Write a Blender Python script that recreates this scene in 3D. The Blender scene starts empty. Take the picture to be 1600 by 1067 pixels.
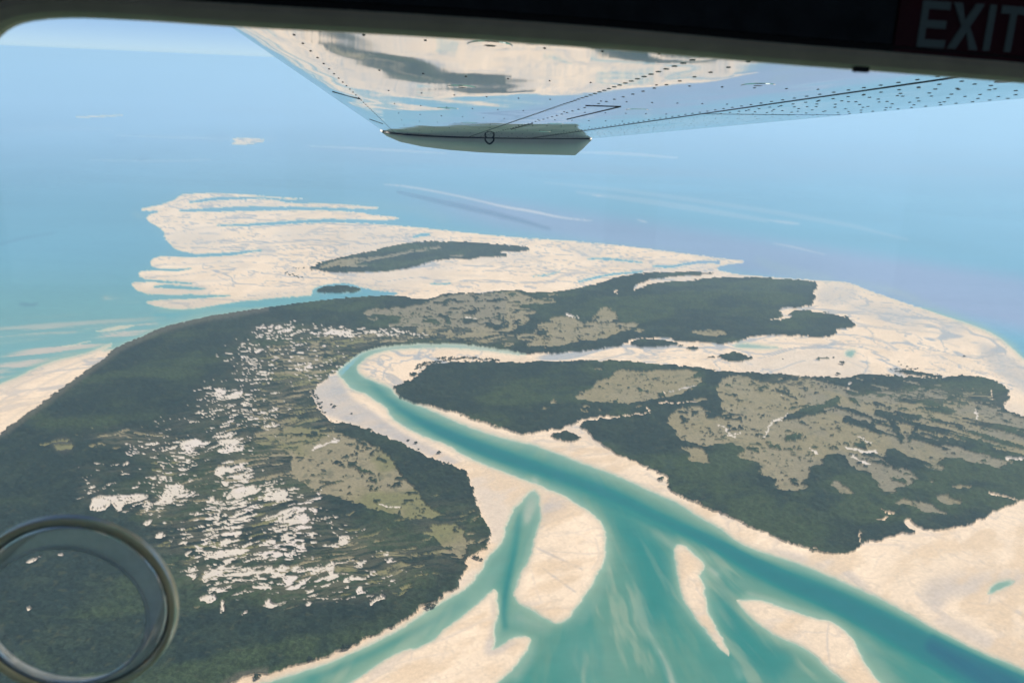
import bpy, math, random
import numpy as np
from mathutils import Matrix, Vector
from mathutils.geometry import tessellate_polygon
R = math.radians
random.seed(7)
SC = bpy.context.scene
COL = SC.collection

# ------------------------------------------------------------------ camera
F = 1164.0                      # focal length in photo pixels (1600 wide)
ALT = 1000.0                    # flying height, metres
HZ0, HZS = 72.0, 0.0437         # horizon row at x=0 and its slope
# camera axes: x right, y up, -z forward.  horizon plane normal = world up in camera axes
p1 = np.array([0 - 800, 533.5 - HZ0, -F]); p2 = np.array([1600 - 800, 533.5 - (HZ0 + HZS * 1600), -F])
up = np.cross(p2, p1); up /= np.linalg.norm(up)
if up[1] < 0: up = -up
fwd = np.array([0, 0, -1.0]); fy = fwd - up * fwd.dot(up); fy /= np.linalg.norm(fy)
fx = np.cross(fy, up)
CAMROT = np.array([fx, fy, up])           # rows: world axes in camera axes -> world = CAMROT @ cam
cam_d = bpy.data.cameras.new('camera'); cam = bpy.data.objects.new('camera', cam_d); COL.objects.link(cam)
M = Matrix([list(r) for r in CAMROT]).to_4x4(); M.translation = Vector((0, 0, ALT))
cam.matrix_world = M
cam_d.sensor_width = 36; cam_d.lens = 36 * F / 1600
cam_d.clip_start = 0.02; cam_d.clip_end = 400000
cam_d.dof.use_dof = True; cam_d.dof.focus_distance = 2500; cam_d.dof.aperture_fstop = 13
SC.camera = cam

# ------------------------------------------------------------------ light
SUN_EL, SUN_AZ = R(57), R(66)            # azimuth clockwise from +Y
w = bpy.data.worlds.new('World'); SC.world = w; w.use_nodes = True
nt = w.node_tree; bg = nt.nodes['Background']
sky = nt.nodes.new('ShaderNodeTexSky'); sky.sky_type = 'NISHITA'; sky.sun_disc = False
sky.sun_elevation = SUN_EL; sky.sun_rotation = SUN_AZ; sky.altitude = 1000; sky.air_density = 0.45; sky.dust_density = 0.0; sky.ozone_density = 4.0
nt.links.new(sky.outputs[0], bg.inputs[0]); bg.inputs[1].default_value = 0.085
sd = bpy.data.lights.new('sun', 'SUN'); sd.energy = 4.3; sd.angle = R(0.5); sd.color = (1.0, 0.945, 0.87)
so = bpy.data.objects.new('sun', sd); COL.objects.link(so)
sdir = Vector((math.sin(SUN_AZ) * math.cos(SUN_EL), math.cos(SUN_AZ) * math.cos(SUN_EL), math.sin(SUN_EL)))
so.rotation_euler = sdir.to_track_quat('Z', 'Y').to_euler(); so.location = (0, 0, 1500)
SC.view_settings.view_transform = 'Standard'; SC.view_settings.look = 'None'
SC.view_settings.exposure = 0.5; SC.view_settings.gamma = 1.0
cy = SC.cycles
cy.use_denoising = True; cy.max_bounces = 8; cy.transparent_max_bounces = 12; cy.volume_bounces = 2
cy.caustics_reflective = False; cy.caustics_refractive = False; cy.sample_clamp_indirect = 4

# ------------------------------------------------------------------ helpers
def tag(o, label=None, cat=None, group=None, kind=None):
    if label: o['label'] = label
    if cat: o['category'] = cat
    if group: o['group'] = group
    if kind: o['kind'] = kind
    return o
def link(name, me, mats=(), parent=None, smooth=False):
    o = bpy.data.objects.new(name, me); COL.objects.link(o)
    for m in mats: me.materials.append(m)
    if smooth: me.polygons.foreach_set('use_smooth', [True] * len(me.polygons))
    if parent: o.parent = parent
    return o
def pymesh(name, v, f):
    me = bpy.data.meshes.new(name); me.from_pydata([tuple(a) for a in v], [], [tuple(a) for a in f]); me.update(); return me
class MB:
    def __init__(s): s.v = []; s.f = []
    def add(s, v, f):
        n = len(s.v); s.v += [tuple(a) for a in v]; s.f += [tuple(i + n for i in g) for g in f]; return s
    def box(s, x0, x1, y0, y1, z0, z1):
        return s.add([(x0,y0,z0),(x1,y0,z0),(x1,y1,z0),(x0,y1,z0),(x0,y0,z1),(x1,y0,z1),(x1,y1,z1),(x0,y1,z1)],
                     [(0,3,2,1),(4,5,6,7),(0,1,5,4),(1,2,6,5),(2,3,7,6),(3,0,4,7)])
    def build(s, name, mat, parent=None, smooth=False):
        return link(name, pymesh(name, s.v, s.f), [mat], parent, smooth)

def mat_new(name):
    m = bpy.data.materials.new(name); m.use_nodes = True
    return m, m.node_tree, m.node_tree.nodes['Principled BSDF']
def plain(name, col, rough=0.5, metal=0.0, spec=0.5, noise=0.0, nscale=30, bump=0.0):
    m, t, b = mat_new(name)
    b.inputs['Base Color'].default_value = (*col, 1); b.inputs['Roughness'].default_value = rough
    b.inputs['Metallic'].default_value = metal; b.inputs['Specular IOR Level'].default_value = spec
    if noise or bump:
        tc = t.nodes.new('ShaderNodeTexCoord'); n = t.nodes.new('ShaderNodeTexNoise'); n.inputs['Scale'].default_value = nscale; n.inputs['Detail'].default_value = 5
        t.links.new(tc.outputs['Object'], n.inputs['Vector'])
        if noise:
            mr = t.nodes.new('ShaderNodeMapRange'); mr.inputs['From Min'].default_value = .3; mr.inputs['From Max'].default_value = .7
            mr.inputs['To Min'].default_value = 1 - noise; mr.inputs['To Max'].default_value = 1 + noise
            mx = t.nodes.new('ShaderNodeVectorMath'); mx.operation = 'SCALE'; mx.inputs[0].default_value = col
            t.links.new(n.outputs['Fac'], mr.inputs['Value']); t.links.new(mr.outputs[0], mx.inputs['Scale']); t.links.new(mx.outputs[0], b.inputs['Base Color'])
        if bump:
            bp = t.nodes.new('ShaderNodeBump'); bp.inputs['Strength'].default_value = bump; bp.inputs['Distance'].default_value = .002
            t.links.new(n.outputs['Fac'], bp.inputs['Height']); t.links.new(bp.outputs[0], b.inputs['Normal'])
    return m

# noise on numpy arrays
def hash2(ix, iy, s):
    h = (ix.astype(np.int64) * 374761393 + iy.astype(np.int64) * 668265263 + s * 1442695040) & 0xffffffff
    h = ((h ^ (h >> 13)) * 1274126177) & 0xffffffff
    h = ((h ^ (h >> 16)) * 2246822519) & 0xffffffff
    return ((h ^ (h >> 15)) & 0xffffff) / float(0xffffff)
def vn(x, y, s=0):
    ix = np.floor(x); iy = np.floor(y); fx_ = x - ix; fy_ = y - iy
    u = fx_ * fx_ * (3 - 2 * fx_); v = fy_ * fy_ * (3 - 2 * fy_)
    a = hash2(ix, iy, s); b = hash2(ix + 1, iy, s); c = hash2(ix, iy + 1, s); d = hash2(ix + 1, iy + 1, s)
    return a + (b - a) * u + (c - a) * v + (a - b - c + d) * u * v
def fbm(x, y, s=0, o=4, g=.5):
    r = 0; a = 1.0; t = 0
    for k in range(o):
        r = r + a * vn(x * 2 ** k + 17.3 * k, y * 2 ** k - 9.1 * k, s + k); t += a; a *= g
    return r / t
def sst(x, a, b):
    t = np.clip((x - a) / (b - a), 0, 1); return t * t * (3 - 2 * t)
def mixc(c, d, t):
    return c + (np.asarray(d) - c) * np.asarray(t)[..., None]

# ------------------------------------------------------------------ survey of the coast: every outline was read off the photograph
# and is laid out on the ground plane where it really lies (see ground())
OX, OY, CW, CH = 400, 0, 2400, 1500
def chaikin(p, n=1):
    p = np.array(p, float)
    for _ in range(n):
        q = np.roll(p, -1, 0); p = np.stack([p * .75 + q * .25, p * .25 + q * .75], 1).reshape(-1, 2)
    return p
def fillmask(poly, smooth=1):
    p = chaikin(poly, smooth) if smooth else np.array(poly, float)
    m = np.zeros((CH, CW), bool)
    x = p[:, 0] + OX; y = p[:, 1] + OY
    x2 = np.roll(x, -1); y2 = np.roll(y, -1)
    for r in range(max(0, int(y.min())), min(CH - 1, int(y.max()) + 1) + 1):
        yc = r + .5
        k = ((y <= yc) & (y2 > yc)) | ((y2 <= yc) & (y > yc))
        if not k.any(): continue
        xs = np.sort(x[k] + (yc - y[k]) / (y2[k] - y[k]) * (x2[k] - x[k]))
        for a, b in zip(xs[::2], xs[1::2]):
            i0 = int(math.ceil(a - .5)); i1 = int(math.floor(b - .5)) + 1
            if i1 > i0: m[r, max(0, i0):max(0, i1)] = True
            elif b - a > .3: m[r, min(CW - 1, max(0, int((a + b) / 2)))] = True
    return m
def stroke(pts):
    """poly-line of (x, y, width) -> polygon outline"""
    p = np.array(pts, float)
    if len(p) > 2:                                  # round the bends
        q = [p[0]]
        for a, b in zip(p[:-1], p[1:]): q += [a * .75 + b * .25, a * .25 + b * .75]
        q.append(p[-1]); p = np.array(q)
    d = np.gradient(p[:, :2], axis=0); n = np.stack([-d[:, 1], d[:, 0]], 1); n /= np.linalg.norm(n, axis=1)[:, None] + 1e-9
    h = p[:, 2:3] / 2
    return np.concatenate([p[:, :2] + n * h, (p[:, :2] - n * h)[::-1]])
def blur(a, r, it=2):
    a = a.astype(np.float32)
    for _ in range(it):
        for ax in (0, 1):
            n = a.shape[ax]; pad = [(0, 0), (0, 0)]; pad[ax] = (r + 1, r)
            c = np.cumsum(np.pad(a, pad, mode='edge').astype(np.float64), axis=ax)
            lo = np.take(c, np.arange(n), axis=ax); hi = np.take(c, np.arange(n) + 2 * r + 1, axis=ax)
            a = ((hi - lo) / (2 * r + 1)).astype(np.float32)
    return a
WATER, SAND, FOREST, MARSH, PAN = 0, 1, 2, 3, 4
lab = np.zeros((CH, CW), np.uint8)
wet = np.zeros((CH, CW), np.float32)
depth = np.zeros((CH, CW), np.float32)
def paint(poly, v, smooth=1): lab[fillmask(poly, smooth)] = v
def wetten(poly, a, r=4):
    m = blur(fillmask(poly), r); np.maximum(wet, m * a, out=wet)

# --- sand of the whole land mass north and east of the big island
paint([(213.8,327.6),(253,320),(276,311),(283,304),(304,302.3),(337,302),(384,304),(430,308),(483,311),(540,317),(592,323),(592,326),(562,334),
 (600,337),(635,341.5),(560,349),(628,353),(698.5,360.5),(800,371),(883.5,376),(941.7,381),(1007.5,388),(1073,397),(1129,404),(1174,409),(1129,414),
 (1116,422),(1154,429),(1200,433),(1273,438),(1326.5,440.7),(1341.7,448),(1377,461),(1395,467),(1433,480),(1478,495),(1521,509),(1554,523),(1579.5,542),
 (1600,563),(1660,600),(1900,740),(2000,900),(1990,1290),(1900,1190),(1750,1112),(1600,1044),(1534,1017.7),(1492,998),(1450.5,976),(1408.8,951),(1367,930),(1325,912),
 (1283.5,892.5),(1233,874),(1200,864.6),(1156,848),(1128.5,825.7),(1092,806),(1064,786.7),(1022.7,769),(977,748),(939,732.8),(901,720),(863,705),(833,693.5),
 (800,688),(762,677),(729,664.5),(691,649),(665.7,637),(640,628),(617.6,617),(612,607),(606,604),(582,593.6),(564.5,587),(556.9,578),(562,568),(577,555.7),(602,548),
 (640,545),(691,543.5),(741.6,545.5),(779.5,550.6),(800,554),(830,556),(830,545),(760,530),(600,480),(577,462),(500,461),(450.6,464.7),(400,468.5),(359,473.5),
 (329,478.6),(298.5,482.4),(273,483),(243,478.6),(222.6,472),(255,469),(291,465),(320,463),(291,459),(273,463.4),(240,461.6),(220,457),(207.5,449.5),(205,440.6),(228,441),
 (253,440.6),(228,438),(217.6,432),(216,424),(240,423),(265,422),(240,418.6),(234,411.6),(240,401.4),(270,400),(330,402),(400,396),(329,400),(303.6,397.6),(273,390),(265.7,381),(258,373.6),(255.5,359.7),
 (240,351),(229,344),(229,337),(243,333),(253,329.5),(232,330)], SAND)
# --- channels over the northern flats
for s in ([(295,317,2),(330,311,4),(380,309.5,3),(420,309.5,2),(455,316,4),(520,314,6),(600,318,10)],
          [(400,324,3),(330,327,3),(280,330,2)], [(280,330,2),(340,329,3),(400,326.5,5),(450,325.5,4),(520,327,3.5),(600,331,5),(640,334,8)],
          [(340,352,2),(370,352.5,3),(400,351,3),(450,348,3.5),(500,345,4.5),(560,346,4),(640,348,5),(700,353,6)],
          [(240,449,2),(256,447,5),(290,450,4),(320,452,2)], [(262,398,4),(300,400,4),(360,397,3),(410,391,2)], [(236,420,2),(270,423,3),(300,420,1.5)], [(222,438,2),(262,441,3),(300,443,1.5)], [(232,462,4),(280,465,5),(330,463,3),(360,462,1.5)],
          [(645,371,2),(658,367.5,4),(672,366,3)], [(918,405,2),(950,404.5,3),(990,409,2),(1005,410.5,1)],
          [(1020,416,2),(1050,417.5,3),(1062,414,3),(1100,409,3),(1125,410,5)], [(904,441,2),(925,435,3),(960,428,2),(1005,424.5,2)],
          [(832,432,1),(855,430,1.6),(875,424,1)], [(673,444,1),(690,444,2),(705,443,1)]):
    paint(stroke([(a, b, c * 1.35) for a, b, c in s]), WATER, 0)
paint([(488,459),(489,452),(497,447),(520,443),(545,442),(566,450),(600,456),(627,458),(608,463),(560,466),(480,469)], WATER)
paint([(1318,556),(1322,548),(1338,546),(1334,559)], WATER)
paint([(1142,540),(1160,536),(1200,541),(1230,544),(1200,545),(1150,544)], WATER)
paint([(1540,929),(1552,911),(1572,906),(1590,907),(1575,915),(1556,925)], WATER)
# --- west sand flat, outside the big island
paint([(-420,760),(-120,652),(0,600),(25,591),(63,571),(101,560),(135,553),(172,537),(178,538),(150,551),(190,544),(200,560),(20,680),(-120,780),(-420,960)], SAND)
paint([(144,518.5),(180,511),(217.6,507),(190,514),(160,518)], SAND); paint([(96,541),(118,538),(150,530),(120,539),(100,543)], SAND)
# --- sand along the western shore of the channel, the big point
paint([(430,705),(450,600),(480,620),(500,585),(523,579),(531,588),(541.7,601),(551.8,611),(564.5,612.6),(577,620),(602.5,636.6),(607.5,644),(608,650),(617.6,658),(640,672),(665.7,683.4),(698.6,696),
 (729,715),(767,730),(800,744),(838,757),(865.8,769),(885,777),(905.8,791),(925,803),(942,820),(946,834),(944.7,864.6),(944.7,878.6),(930.8,898),(925,914.7),(911,931),
 (897.4,953.7),(886,967.6),(872,973),(855.7,967.6),(830.6,951),(808,940),(804,926),(811,901),(828,876),(833,853.5),(837.6,831),(845,820),(846,798),(842,770),(836,764),(828,768),(822,775),(814,784),
 (800,795),(798,806),(789.7,820),(787,845),(764,867),(757,881),(745,901),(728.5,920),(689.5,940),(664.5,956),(622.7,985),(556,1017),(517,1034),(486,1044),(428,1062),
 (400,1069),(340,1100),(330,1080),(480,1020),(700,900),(760,820),(700,720),(520,665)], SAND)
# --- sand banks in the delta
BANK2 = [(540,1071),(572.6,1051),(600.4,1031.6),(639.4,1012),(645,1016),(678.4,1001),(695,984),(720,965),(748,942.6),(766,925),(774.4,918),(776,940),(777,964.9),(771,985),(774,1004),
 (765,1018),(785,1008),(800,996),(816.7,992.7),(827.8,998),(827.8,1009.4),(814,1029),(800,1046),(773,1068),(750,1100),(700,1150),(520,1180),(430,1150)]
paint(BANK2, SAND)
paint([(1061.7,849),(1072.8,856),(1095,876),(1103.4,887),(1089.5,895),(1100.6,912),(1102,942.6),(1111.8,970),(1125.7,992.7),(1143,1026),(1128.5,1015),(1106,987),(1089.5,967.6),
 (1067,934),(1061.7,909),(1056,867.4),(1054.7,856)], SAND)
paint([(1148,934),(1160,939),(1185,937),(1216.7,948),(1255.7,962),(1283.5,969),(1297.4,970),(1322.5,987),(1339,1012),(1356,1045.6),(1375,1067),(1420,1110),(1370,1110),(1325,1067),(1292,1042.8),
 (1272,1020.5),(1250,1006.6),(1216.7,995.5),(1184,972),(1162,951)], SAND)
# far sand bars on the sea
paint([(357,225.5),(372,221),(360,218),(375,215.5),(398,216),(418,219.5),(400,224),(380,226.5)], SAND)
paint([(112,183.5),(135,181.5),(165,181),(195,178.5),(198,180),(170,182.6),(140,184)], SAND)

# --- mangrove forest of the big island
WEST = [(400,483),(362,490),(329,494),(278,506.5),(243,517),(217.6,530),(187,540.6),(170,555),(141.7,576),(111,598.7),(76,624),(45.5,646.7),(20,664.5),(0,677),(-120,765),(-420,965),(-500,1500),
 (0,1500),(200,1180),(330,1090),(372,1062),(400,1056),(422,1054.5),(455.7,1045),(483.5,1035),(511,1028.5),(531,1017),(550,1011),(583.7,997.5),(617,981),(645,961.5),(664.4,949),(684,939),(711.8,921),
 (724,903.6),(729,881),(733,869),(756,860.5),(767.4,848),(764.6,831),(753.5,811.7),(745,786.7),(739,768),(731.5,748),(726,735),(703.6,727.7),(686,722.6),(653,707.5),(622.6,692),(592,679.6),(562,668),
 (531.6,660.7),(520,660),(509,652),(495,639),(487,621),(488.5,611),(498.7,601),(511,591),(526.5,579.7),(541.7,568),(557,555.7),(572,548),(592,544),(627.7,539),(665.7,537.4),(716,538),(754,541.7),(800,550),
 (825,554.4),(850.6,554.4),(888.6,551.9),(926.5,548),(962,543),(977,538),(990,531.7),(1000,529.7),(1027.7,528),(1050,531),(1065.7,535.5),(1098.6,535.5),(1129,538.6),(1159,533),(1174.5,526.7),(1200,525.4),(1238,525.4),(1263,530),(1296,527.4),
 (1308.8,522.9),(1306,516.6),(1331.6,512.8),(1338,509),(1329,502.6),(1326.5,497.6),(1309,492.5),(1283.5,490),(1260.7,485.4),(1243,485.4),(1234,490),(1235.4,498.8),(1200,502.6),(1215,499),(1225,493.8),(1215,482.4),
 (1245.5,480.6),(1268,479.9),(1276,463.4),(1268,460),(1278.4,449.5),(1273.4,440),(1238,438),(1200,435),(1154,433.8),(1116,434.8),(1078,439.4),(1035,442),(1020,443),(996,452),(988.5,454.6),(992,447),(1002.4,443),
 (1020,437.5),(1053,433),(1103.6,430.5),(1119,428),(1081,424.7),(1053,427),(1010,426),(962,434),(941.7,442),(901,452),(845,460),(800,453.3),(754,459.6),(703.6,457.9),(686,462.7),(673,468.5),(653,469.2),
 (627.7,462.7),(577,463.4),(514,468.5),(450.6,477)]
paint(WEST, FOREST)
# --- eastern forest
EAST = [(615,605),(635,597),(655.5,586),(668,572),(691,567.8),(754,566),(800,567),(876,566),(914,564.5),(977,565),(1015,569.6),(1065.7,573),(1103.6,577),(1129,582),(1200,585),(1276,589),(1324,592),(1341.7,585.5),
 (1377,586),(1415,590),(1453,592),(1478,591),(1493.5,587),(1524,588.5),(1554,595),(1577,611),(1573,619),(1579.5,621),(1569,631.6),(1569,641.7),(1587,648),(1610,655),(1700,665),(1900,740),(1890,800),(1700,755),(1600,781),
 (1581,789.5),(1553.5,800.6),(1534,813),(1506,824),(1470,829),(1436.6,825.7),(1420,817),(1408.8,814),(1412,823),(1433.8,832.6),(1395,836.8),(1372.6,848),(1347.5,849),(1342,856),(1325,866),(1311,866.9),(1283.5,861.9),
 (1250,857.7),(1222,846.5),(1200,835.4),(1162,818.7),(1134,806),(1106,795),(1078,782.5),(1052,771),(1040,763),(1045.4,755.5),(1043,746.7),(1022.6,736.6),(1002.4,726.4),(977,717.6),(951.8,705),(934,692),
 (921.4,679.6),(909,667),(909,660),(924,656),(965,655.5),(924,653.5),(909,656),(896,666),(868,673),(838,677),(825,680),(800,675),(767,664.5),(729,652),(691,640),(655.5,631.6),(627.7,624),(615,609)]
paint(EAST, FOREST)
ISLETS = [[(494,456),(500,450),(517,447.5),(548,447),(567,453.5),(560,457),(530,459.5),(500,459)],
 [(982,537.5),(997,532),(1020,530),(1045,533),(1063,538),(1050,541.5),(1020,543.8),(997,543)],
 [(1069,545),(1080,542.3),(1096,546.5),(1085,548.5),(1072,547.5)],
 [(1119.5,557.5),(1130,553),(1145,552),(1160,554),(1179.5,560),(1165,565),(1145,566),(1128,563)],
 [(857,681),(870,677),(887,675.5),(900,680),(909,686),(895,690.5),(878,689.5),(864,686)],
 [(479.7,420.4),(501,411.6),(526.5,404),(552,399),(590,391),(620,383),(653,379),(678,377.4),(729,379),(779.5,382.5),(820,386),(831.6,389.5),(817.7,393),(800,394.6),(777,394),(794.7,399.5),(789.6,402.7),(754,402.7),
  (729,406.5),(716,404),(678,408),(653,416.6),(627.7,423),(577,426.7),(526.5,427),(501,424)],
 [(1391,580.5),(1412,579),(1432,581),(1450,584),(1479,589.5),(1465,591.5),(1430,588),(1405,583.5)],
 [(1265,562),(1276,560.5),(1297,559),(1296,561.5),(1276,563.5)], [(1104,558.5),(1116,557.5),(1117,560.5),(1106,560.5)],
 [(1028,749.5),(1033,746.3),(1038.5,750.5),(1036,754),(1029,753)],
 [(640,586),(646,582),(652,584),(651,589),(643,589.5)], [(1059,541),(1064,539.8),(1068,541.5),(1063,542.6)],
 [(1284,488.5),(1290,486.8),(1296,488.8),(1290,490.3)]]
for p in ISLETS: paint(p, FOREST)
# creeks and bare spots inside the forest
for s in ([(925,654.5,3),(965,654,2.2),(990,650,1.5),(1010,646,1)], [(1008,637,3),(1013,643,2),(1015,648,1.2)], [(1031,632.5,2),(1040,631.2,3),(1048,631,1),(1090,629,1)],
          [(1037,614,1),(1090,604,2)], [(962,460,2),(963,456,3),(965,454,2)], [(1330,599,3),(1326,604,2),(1325,608,1)], [(1413,820,4),(1416,813,5),(1424,822,3),(1440,828,2)],
          [(1545,771,3),(1565,777,2),(1582,781,3),(1590,784,3)], [(1370,812,2),(1378,812.5,4),(1386,811,2)], [(1376,799,1),(1385,804,2.4),(1397,806,2)], [(1342,833,1),(1342,842,2),(1345,850,2)],
          [(1548,628,1),(1549,611,2)], [(1238,527,3),(1250,527.5,5),(1262,529,3)]):
    paint(stroke(s), SAND, 0)

# --- marsh and grass meadows
rng = np.random.RandomState(4)
MEADOWS = [
 [(405,676),(433,669),(463,667),(493.6,673),(511,676),(526.5,675),(541.7,682),(562,688.5),(587,700),(610,712.5),(620,730),(635,750.5),(650.5,768),(667,789.5),(678,800.6),(689.5,808),(659,813),(639,811.7),
  (622.7,806),(578,797.8),(572.6,789.5),(544.7,786.7),(525,775.6),(500,772),(480,762),(455,745),(452,730),(462,714),(440,704),(425,690)],
 [(674,820),(680,817),(692,821.5),(706,820),(720,825.7),(725.7,839.6),(732.6,861.9),(723,874.4),(711.8,867.4),(706,853.5),(695,856),(686.7,852),(678,836.8)],
 [(568,490),(577,483.7),(615,482.4),(640,482.4),(673,472),(698.6,462),(729,460),(754,461),(800,457),(815,459),(838,469),(843,474),(800,480),(838,485),(838,489),(828,495),(826,506),(803,513),(800,523),(767,525.4),(741.6,529),
  (678,525.4),(643,517.8),(660,511),(620,511.5),(592,505),(572,500)],
 [(840.5,502.6),(876,495),(898.7,497),(901,503),(926.5,505.5),(977,506.4),(1000,506.4),(997,511.5),(972,517.8),(952,529),(931.6,533),(901,534),(863,544.4),(815,542),(840,534),(812.6,533),(807.6,524),(838,521.6),(840,513)],
 [(921,502),(931.6,495),(939,482.4),(949,480.5),(957,487.5),(967,495),(957,503),(940,506)],
 [(1073,519),(1108.7,516.6),(1131.4,517.8),(1136.5,524),(1103.6,527.4)],
 [(990,519),(1000,515),(1010,518),(995,521)],
 [(832,472),(845,466),(868,468),(870,474),(840,476)], [(855,462),(872,459),(874,462),(860,464)],
 [(897.4,624),(906,615),(924,611),(936.6,595),(956.9,591),(964.5,578),(992,580.5),(1002.4,582),(1032.8,580.5),(1078,578.4),(1091,583.5),(1078,594),(1100,592),(1082,608.8),(1065.7,617.6),(1027.7,624),
  (990,631.6),(964.5,632),(939,629),(919,626.5)],
 [(1043,649),(1065.7,640),(1086,635.4),(1116,644),(1106,654),(1131.4,650.5),(1124,634),(1131,626.5),(1116,613.9),(1126,598.7),(1130,592),(1159,587),(1174.5,593.6),(1200,600),(1215,601),(1240.5,593.6),(1266,597),(1321.4,611),
  (1325,620),(1360,618),(1372,612),(1400,617),(1440,610),(1480,622),(1520,628),(1550,640),(1600,655),(1690,690),(1690,735),(1600,727),(1579.5,722.6),(1554,736.6),(1539,725),(1513.7,724),(1500,716),(1478,717.6),(1466,722),(1476,737.8),(1453,734),
  (1422.6,717.6),(1400,700),(1387,700),(1382,715),(1377,722.6),(1397,732.8),(1420,735),(1435,748),(1420,758),(1400,765.7),(1387,770),(1374.6,768),(1372,755.5),(1357,737.8),(1336.6,735),(1324,722.6),
  (1319,712.5),(1301,711),(1286,717.6),(1283.5,727.7),(1260.7,732.8),(1265.8,745.4),(1253,753),(1263,767),(1233,768),(1207.6,763),(1215,750.5),(1200,745.4),(1179.5,743),(1192,732.8),(1184.6,722.6),(1149,715),
  (1156,710),(1169.4,707.5),(1154,700),(1146.6,693.5),(1129,694.8),(1098.6,700),(1078,693.5),(1058,687),(1055.5,674.6),(1043,662)],
 [(1058,702),(1083,700),(1103.6,706),(1106,717.6),(1110,727.7),(1091,725),(1073,719),(1081,711)],
 [(1297,758),(1309,751.7),(1326.5,760.6),(1333.6,774),(1308.6,771)],
 [(1399,789.5),(1406,779.7),(1422.7,784),(1442,785),(1461.7,795),(1484,806),(1467,805),(1436.6,799),(1434,793.7),(1415,791)],
 [(1461.7,777),(1481,775.6),(1482,781),(1502,785),(1500.6,790),(1478,791),(1467,784)],
 [(1385,770),(1400,766),(1403,772),(1392,774)], [(1480,764),(1507,758),(1524,762),(1500,766)],
 [(1450,755),(1458,749),(1458,757)],
 [(908,638),(918,635),(919,646),(911,648)], [(862,627),(868,627),(870,632),(864,631)], [(927,578),(940,576),(940,580),(930,580)],
 [(846,640),(855,637),(852,640)], [(989,637),(1005,635),(1000,638)], [(935,641),(939,641),(938,645)],
 [(1084,625),(1100,624),(1108,629),(1088,629)],
 [(86,700),(101,697),(117.6,696),(116,703.7),(101,706),(87,706)], [(58,699),(75,694),(96,688.5),(111,687),(110,691),(90,694),(66,699)],
 [(141,698),(150,693),(167,695),(164,701),(148,699)],
 [(780,540),(795,536),(806,540),(800,543)],
]
mead = np.zeros((CH, CW), bool)
for p in MEADOWS: mead |= fillmask(p)
lab[mead & (lab == FOREST)] = MARSH
# light clearing along the back of the northern islet
for s in ([(500,420,3),(525,412,9),(545,410,10),(570,408,5),(600,403,4),(630,396,4),(660,392,4),(688,388,3)], [(530,416,3),(560,416,4),(573,417,1)], [(703,401,2),(725,401,3)]):
    m = fillmask(stroke(s), 0); lab[m] = MARSH
# tree belts that cross the big eastern meadow
for s in ([(1212,608,3),(1225,616,4),(1243,623,3)], [(1233,640,3),(1255,634,3),(1280,638,5),(1300,632,14),(1312,622,9)], [(1224,657,5),(1240,650,10),(1262,645,14),(1285,640,12)],
          [(1305,636,5),(1335,645,6),(1362,655,5),(1385,662,4)], [(1318,655,9),(1340,662,12),(1362,668,9),(1376,678,4)], [(1325,624,4),(1336,629,6),(1345,636,3)], [(1358,627,3),(1375,634,6),(1395,640,3)],
          [(1382,652,3),(1398,664,9),(1402,680,10),(1412,696,5)], [(1396,645,4),(1420,655,10),(1440,652,8)], [(1420,690,8),(1424,680,4),(1436,664,9)], [(1432,637,5),(1465,643,8),(1490,645,11),(1487,640,6)],
          [(1455,656,4),(1480,662,4),(1502,670,5),(1525,680,5),(1550,688,7),(1575,695,6),(1610,704,7)], [(1423,677,3),(1455,682,4),(1480,690,5),(1510,698,12),(1540,706,14),(1575,714,14),(1612,722,18)],
          [(1350,610,4),(1385,622,6),(1420,628,5),(1452,634,5)], [(1440,617,4),(1480,626,5),(1512,632,4)], [(1228,688,8),(1240,684,12),(1254,683,8)], [(1244,702,4),(1254,703,3)], [(1335,696,4),(1345,697,7),(1354,701,3)],
          [(1296,682,3),(1301,681,4)], [(1228,702,4),(1238,705,3)], [(1104,654,4),(1112,651,6),(1128,648,5)], [(1105,652,8),(1116,648,4)],
          [(1560,612,20),(1500,604,14)]):
    m = fillmask(stroke(s), 0) & (lab == MARSH); lab[m] = FOREST
# pools of standing white sand on the meadows
for s in ([(1118,666,1),(1128,667,1.5),(1140,676,2),(1147,683,3)], [(1133,679,1.2),(1142,681,2)], [(1147,684,3),(1150,679,2),(1158,677,2)], [(1192,684,2),(1205,660,3),(1222,656,3),(1231,647,2)],
          [(1320,700,4),(1338,703,4),(1350,706,5),(1370,706,6)], [(1337,682,1),(1350,688,2),(1360,693,1.5)], [(1330,712,3),(1350,722,3),(1360,725,3)], [(1268,702,3),(1276,709,4)],
          [(1521,640,2),(1527,650,4),(1526,656,2)], [(588,787,1),(598,790,2.2),(606,793,1.5),(616,794,2.2),(622,796,1)], [(524,686,3),(532,688,5),(510,692,2.4),(495,700,3),(486,704,1)], [(505,693,1),(500,699,2)],
          [(405,665,1),(430,667,2),(440,663,1)], [(510,678,1),(513,683,2)], [(880,492,1),(905,498,2)], [(723,498,1),(730,496,3),(745,500,1)], [(1218,618,3),(1224,619,1)], [(1572,717,5),(1600,719,3)]):
    m = fillmask(stroke(s), 0); lab[m & (lab != WATER)] = PAN
# creeks lined with trees across the southern meadow
for s in ([(420,682,2),(460,680,4),(492,683,3),(515,679,2)], [(405,698,3),(440,694,3),(470,692,4),(500,690,2)], [(400,706,4),(440,705,3),(466,700,2)], [(500,752,4),(512,757,6),(530,754,3),(541,750,1)],
          [(545,723,3),(560,735,5),(585,741,4)], [(590,715,6),(605,722,3)], [(410,715,4),(445,718,6),(455,728,5),(450,745,5)], [(478,778,5),(500,765,4),(512,757,3)]):
    m = fillmask(stroke(s), 0) & (lab == MARSH); lab[m] = FOREST
lab0 = lab.copy()

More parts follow.
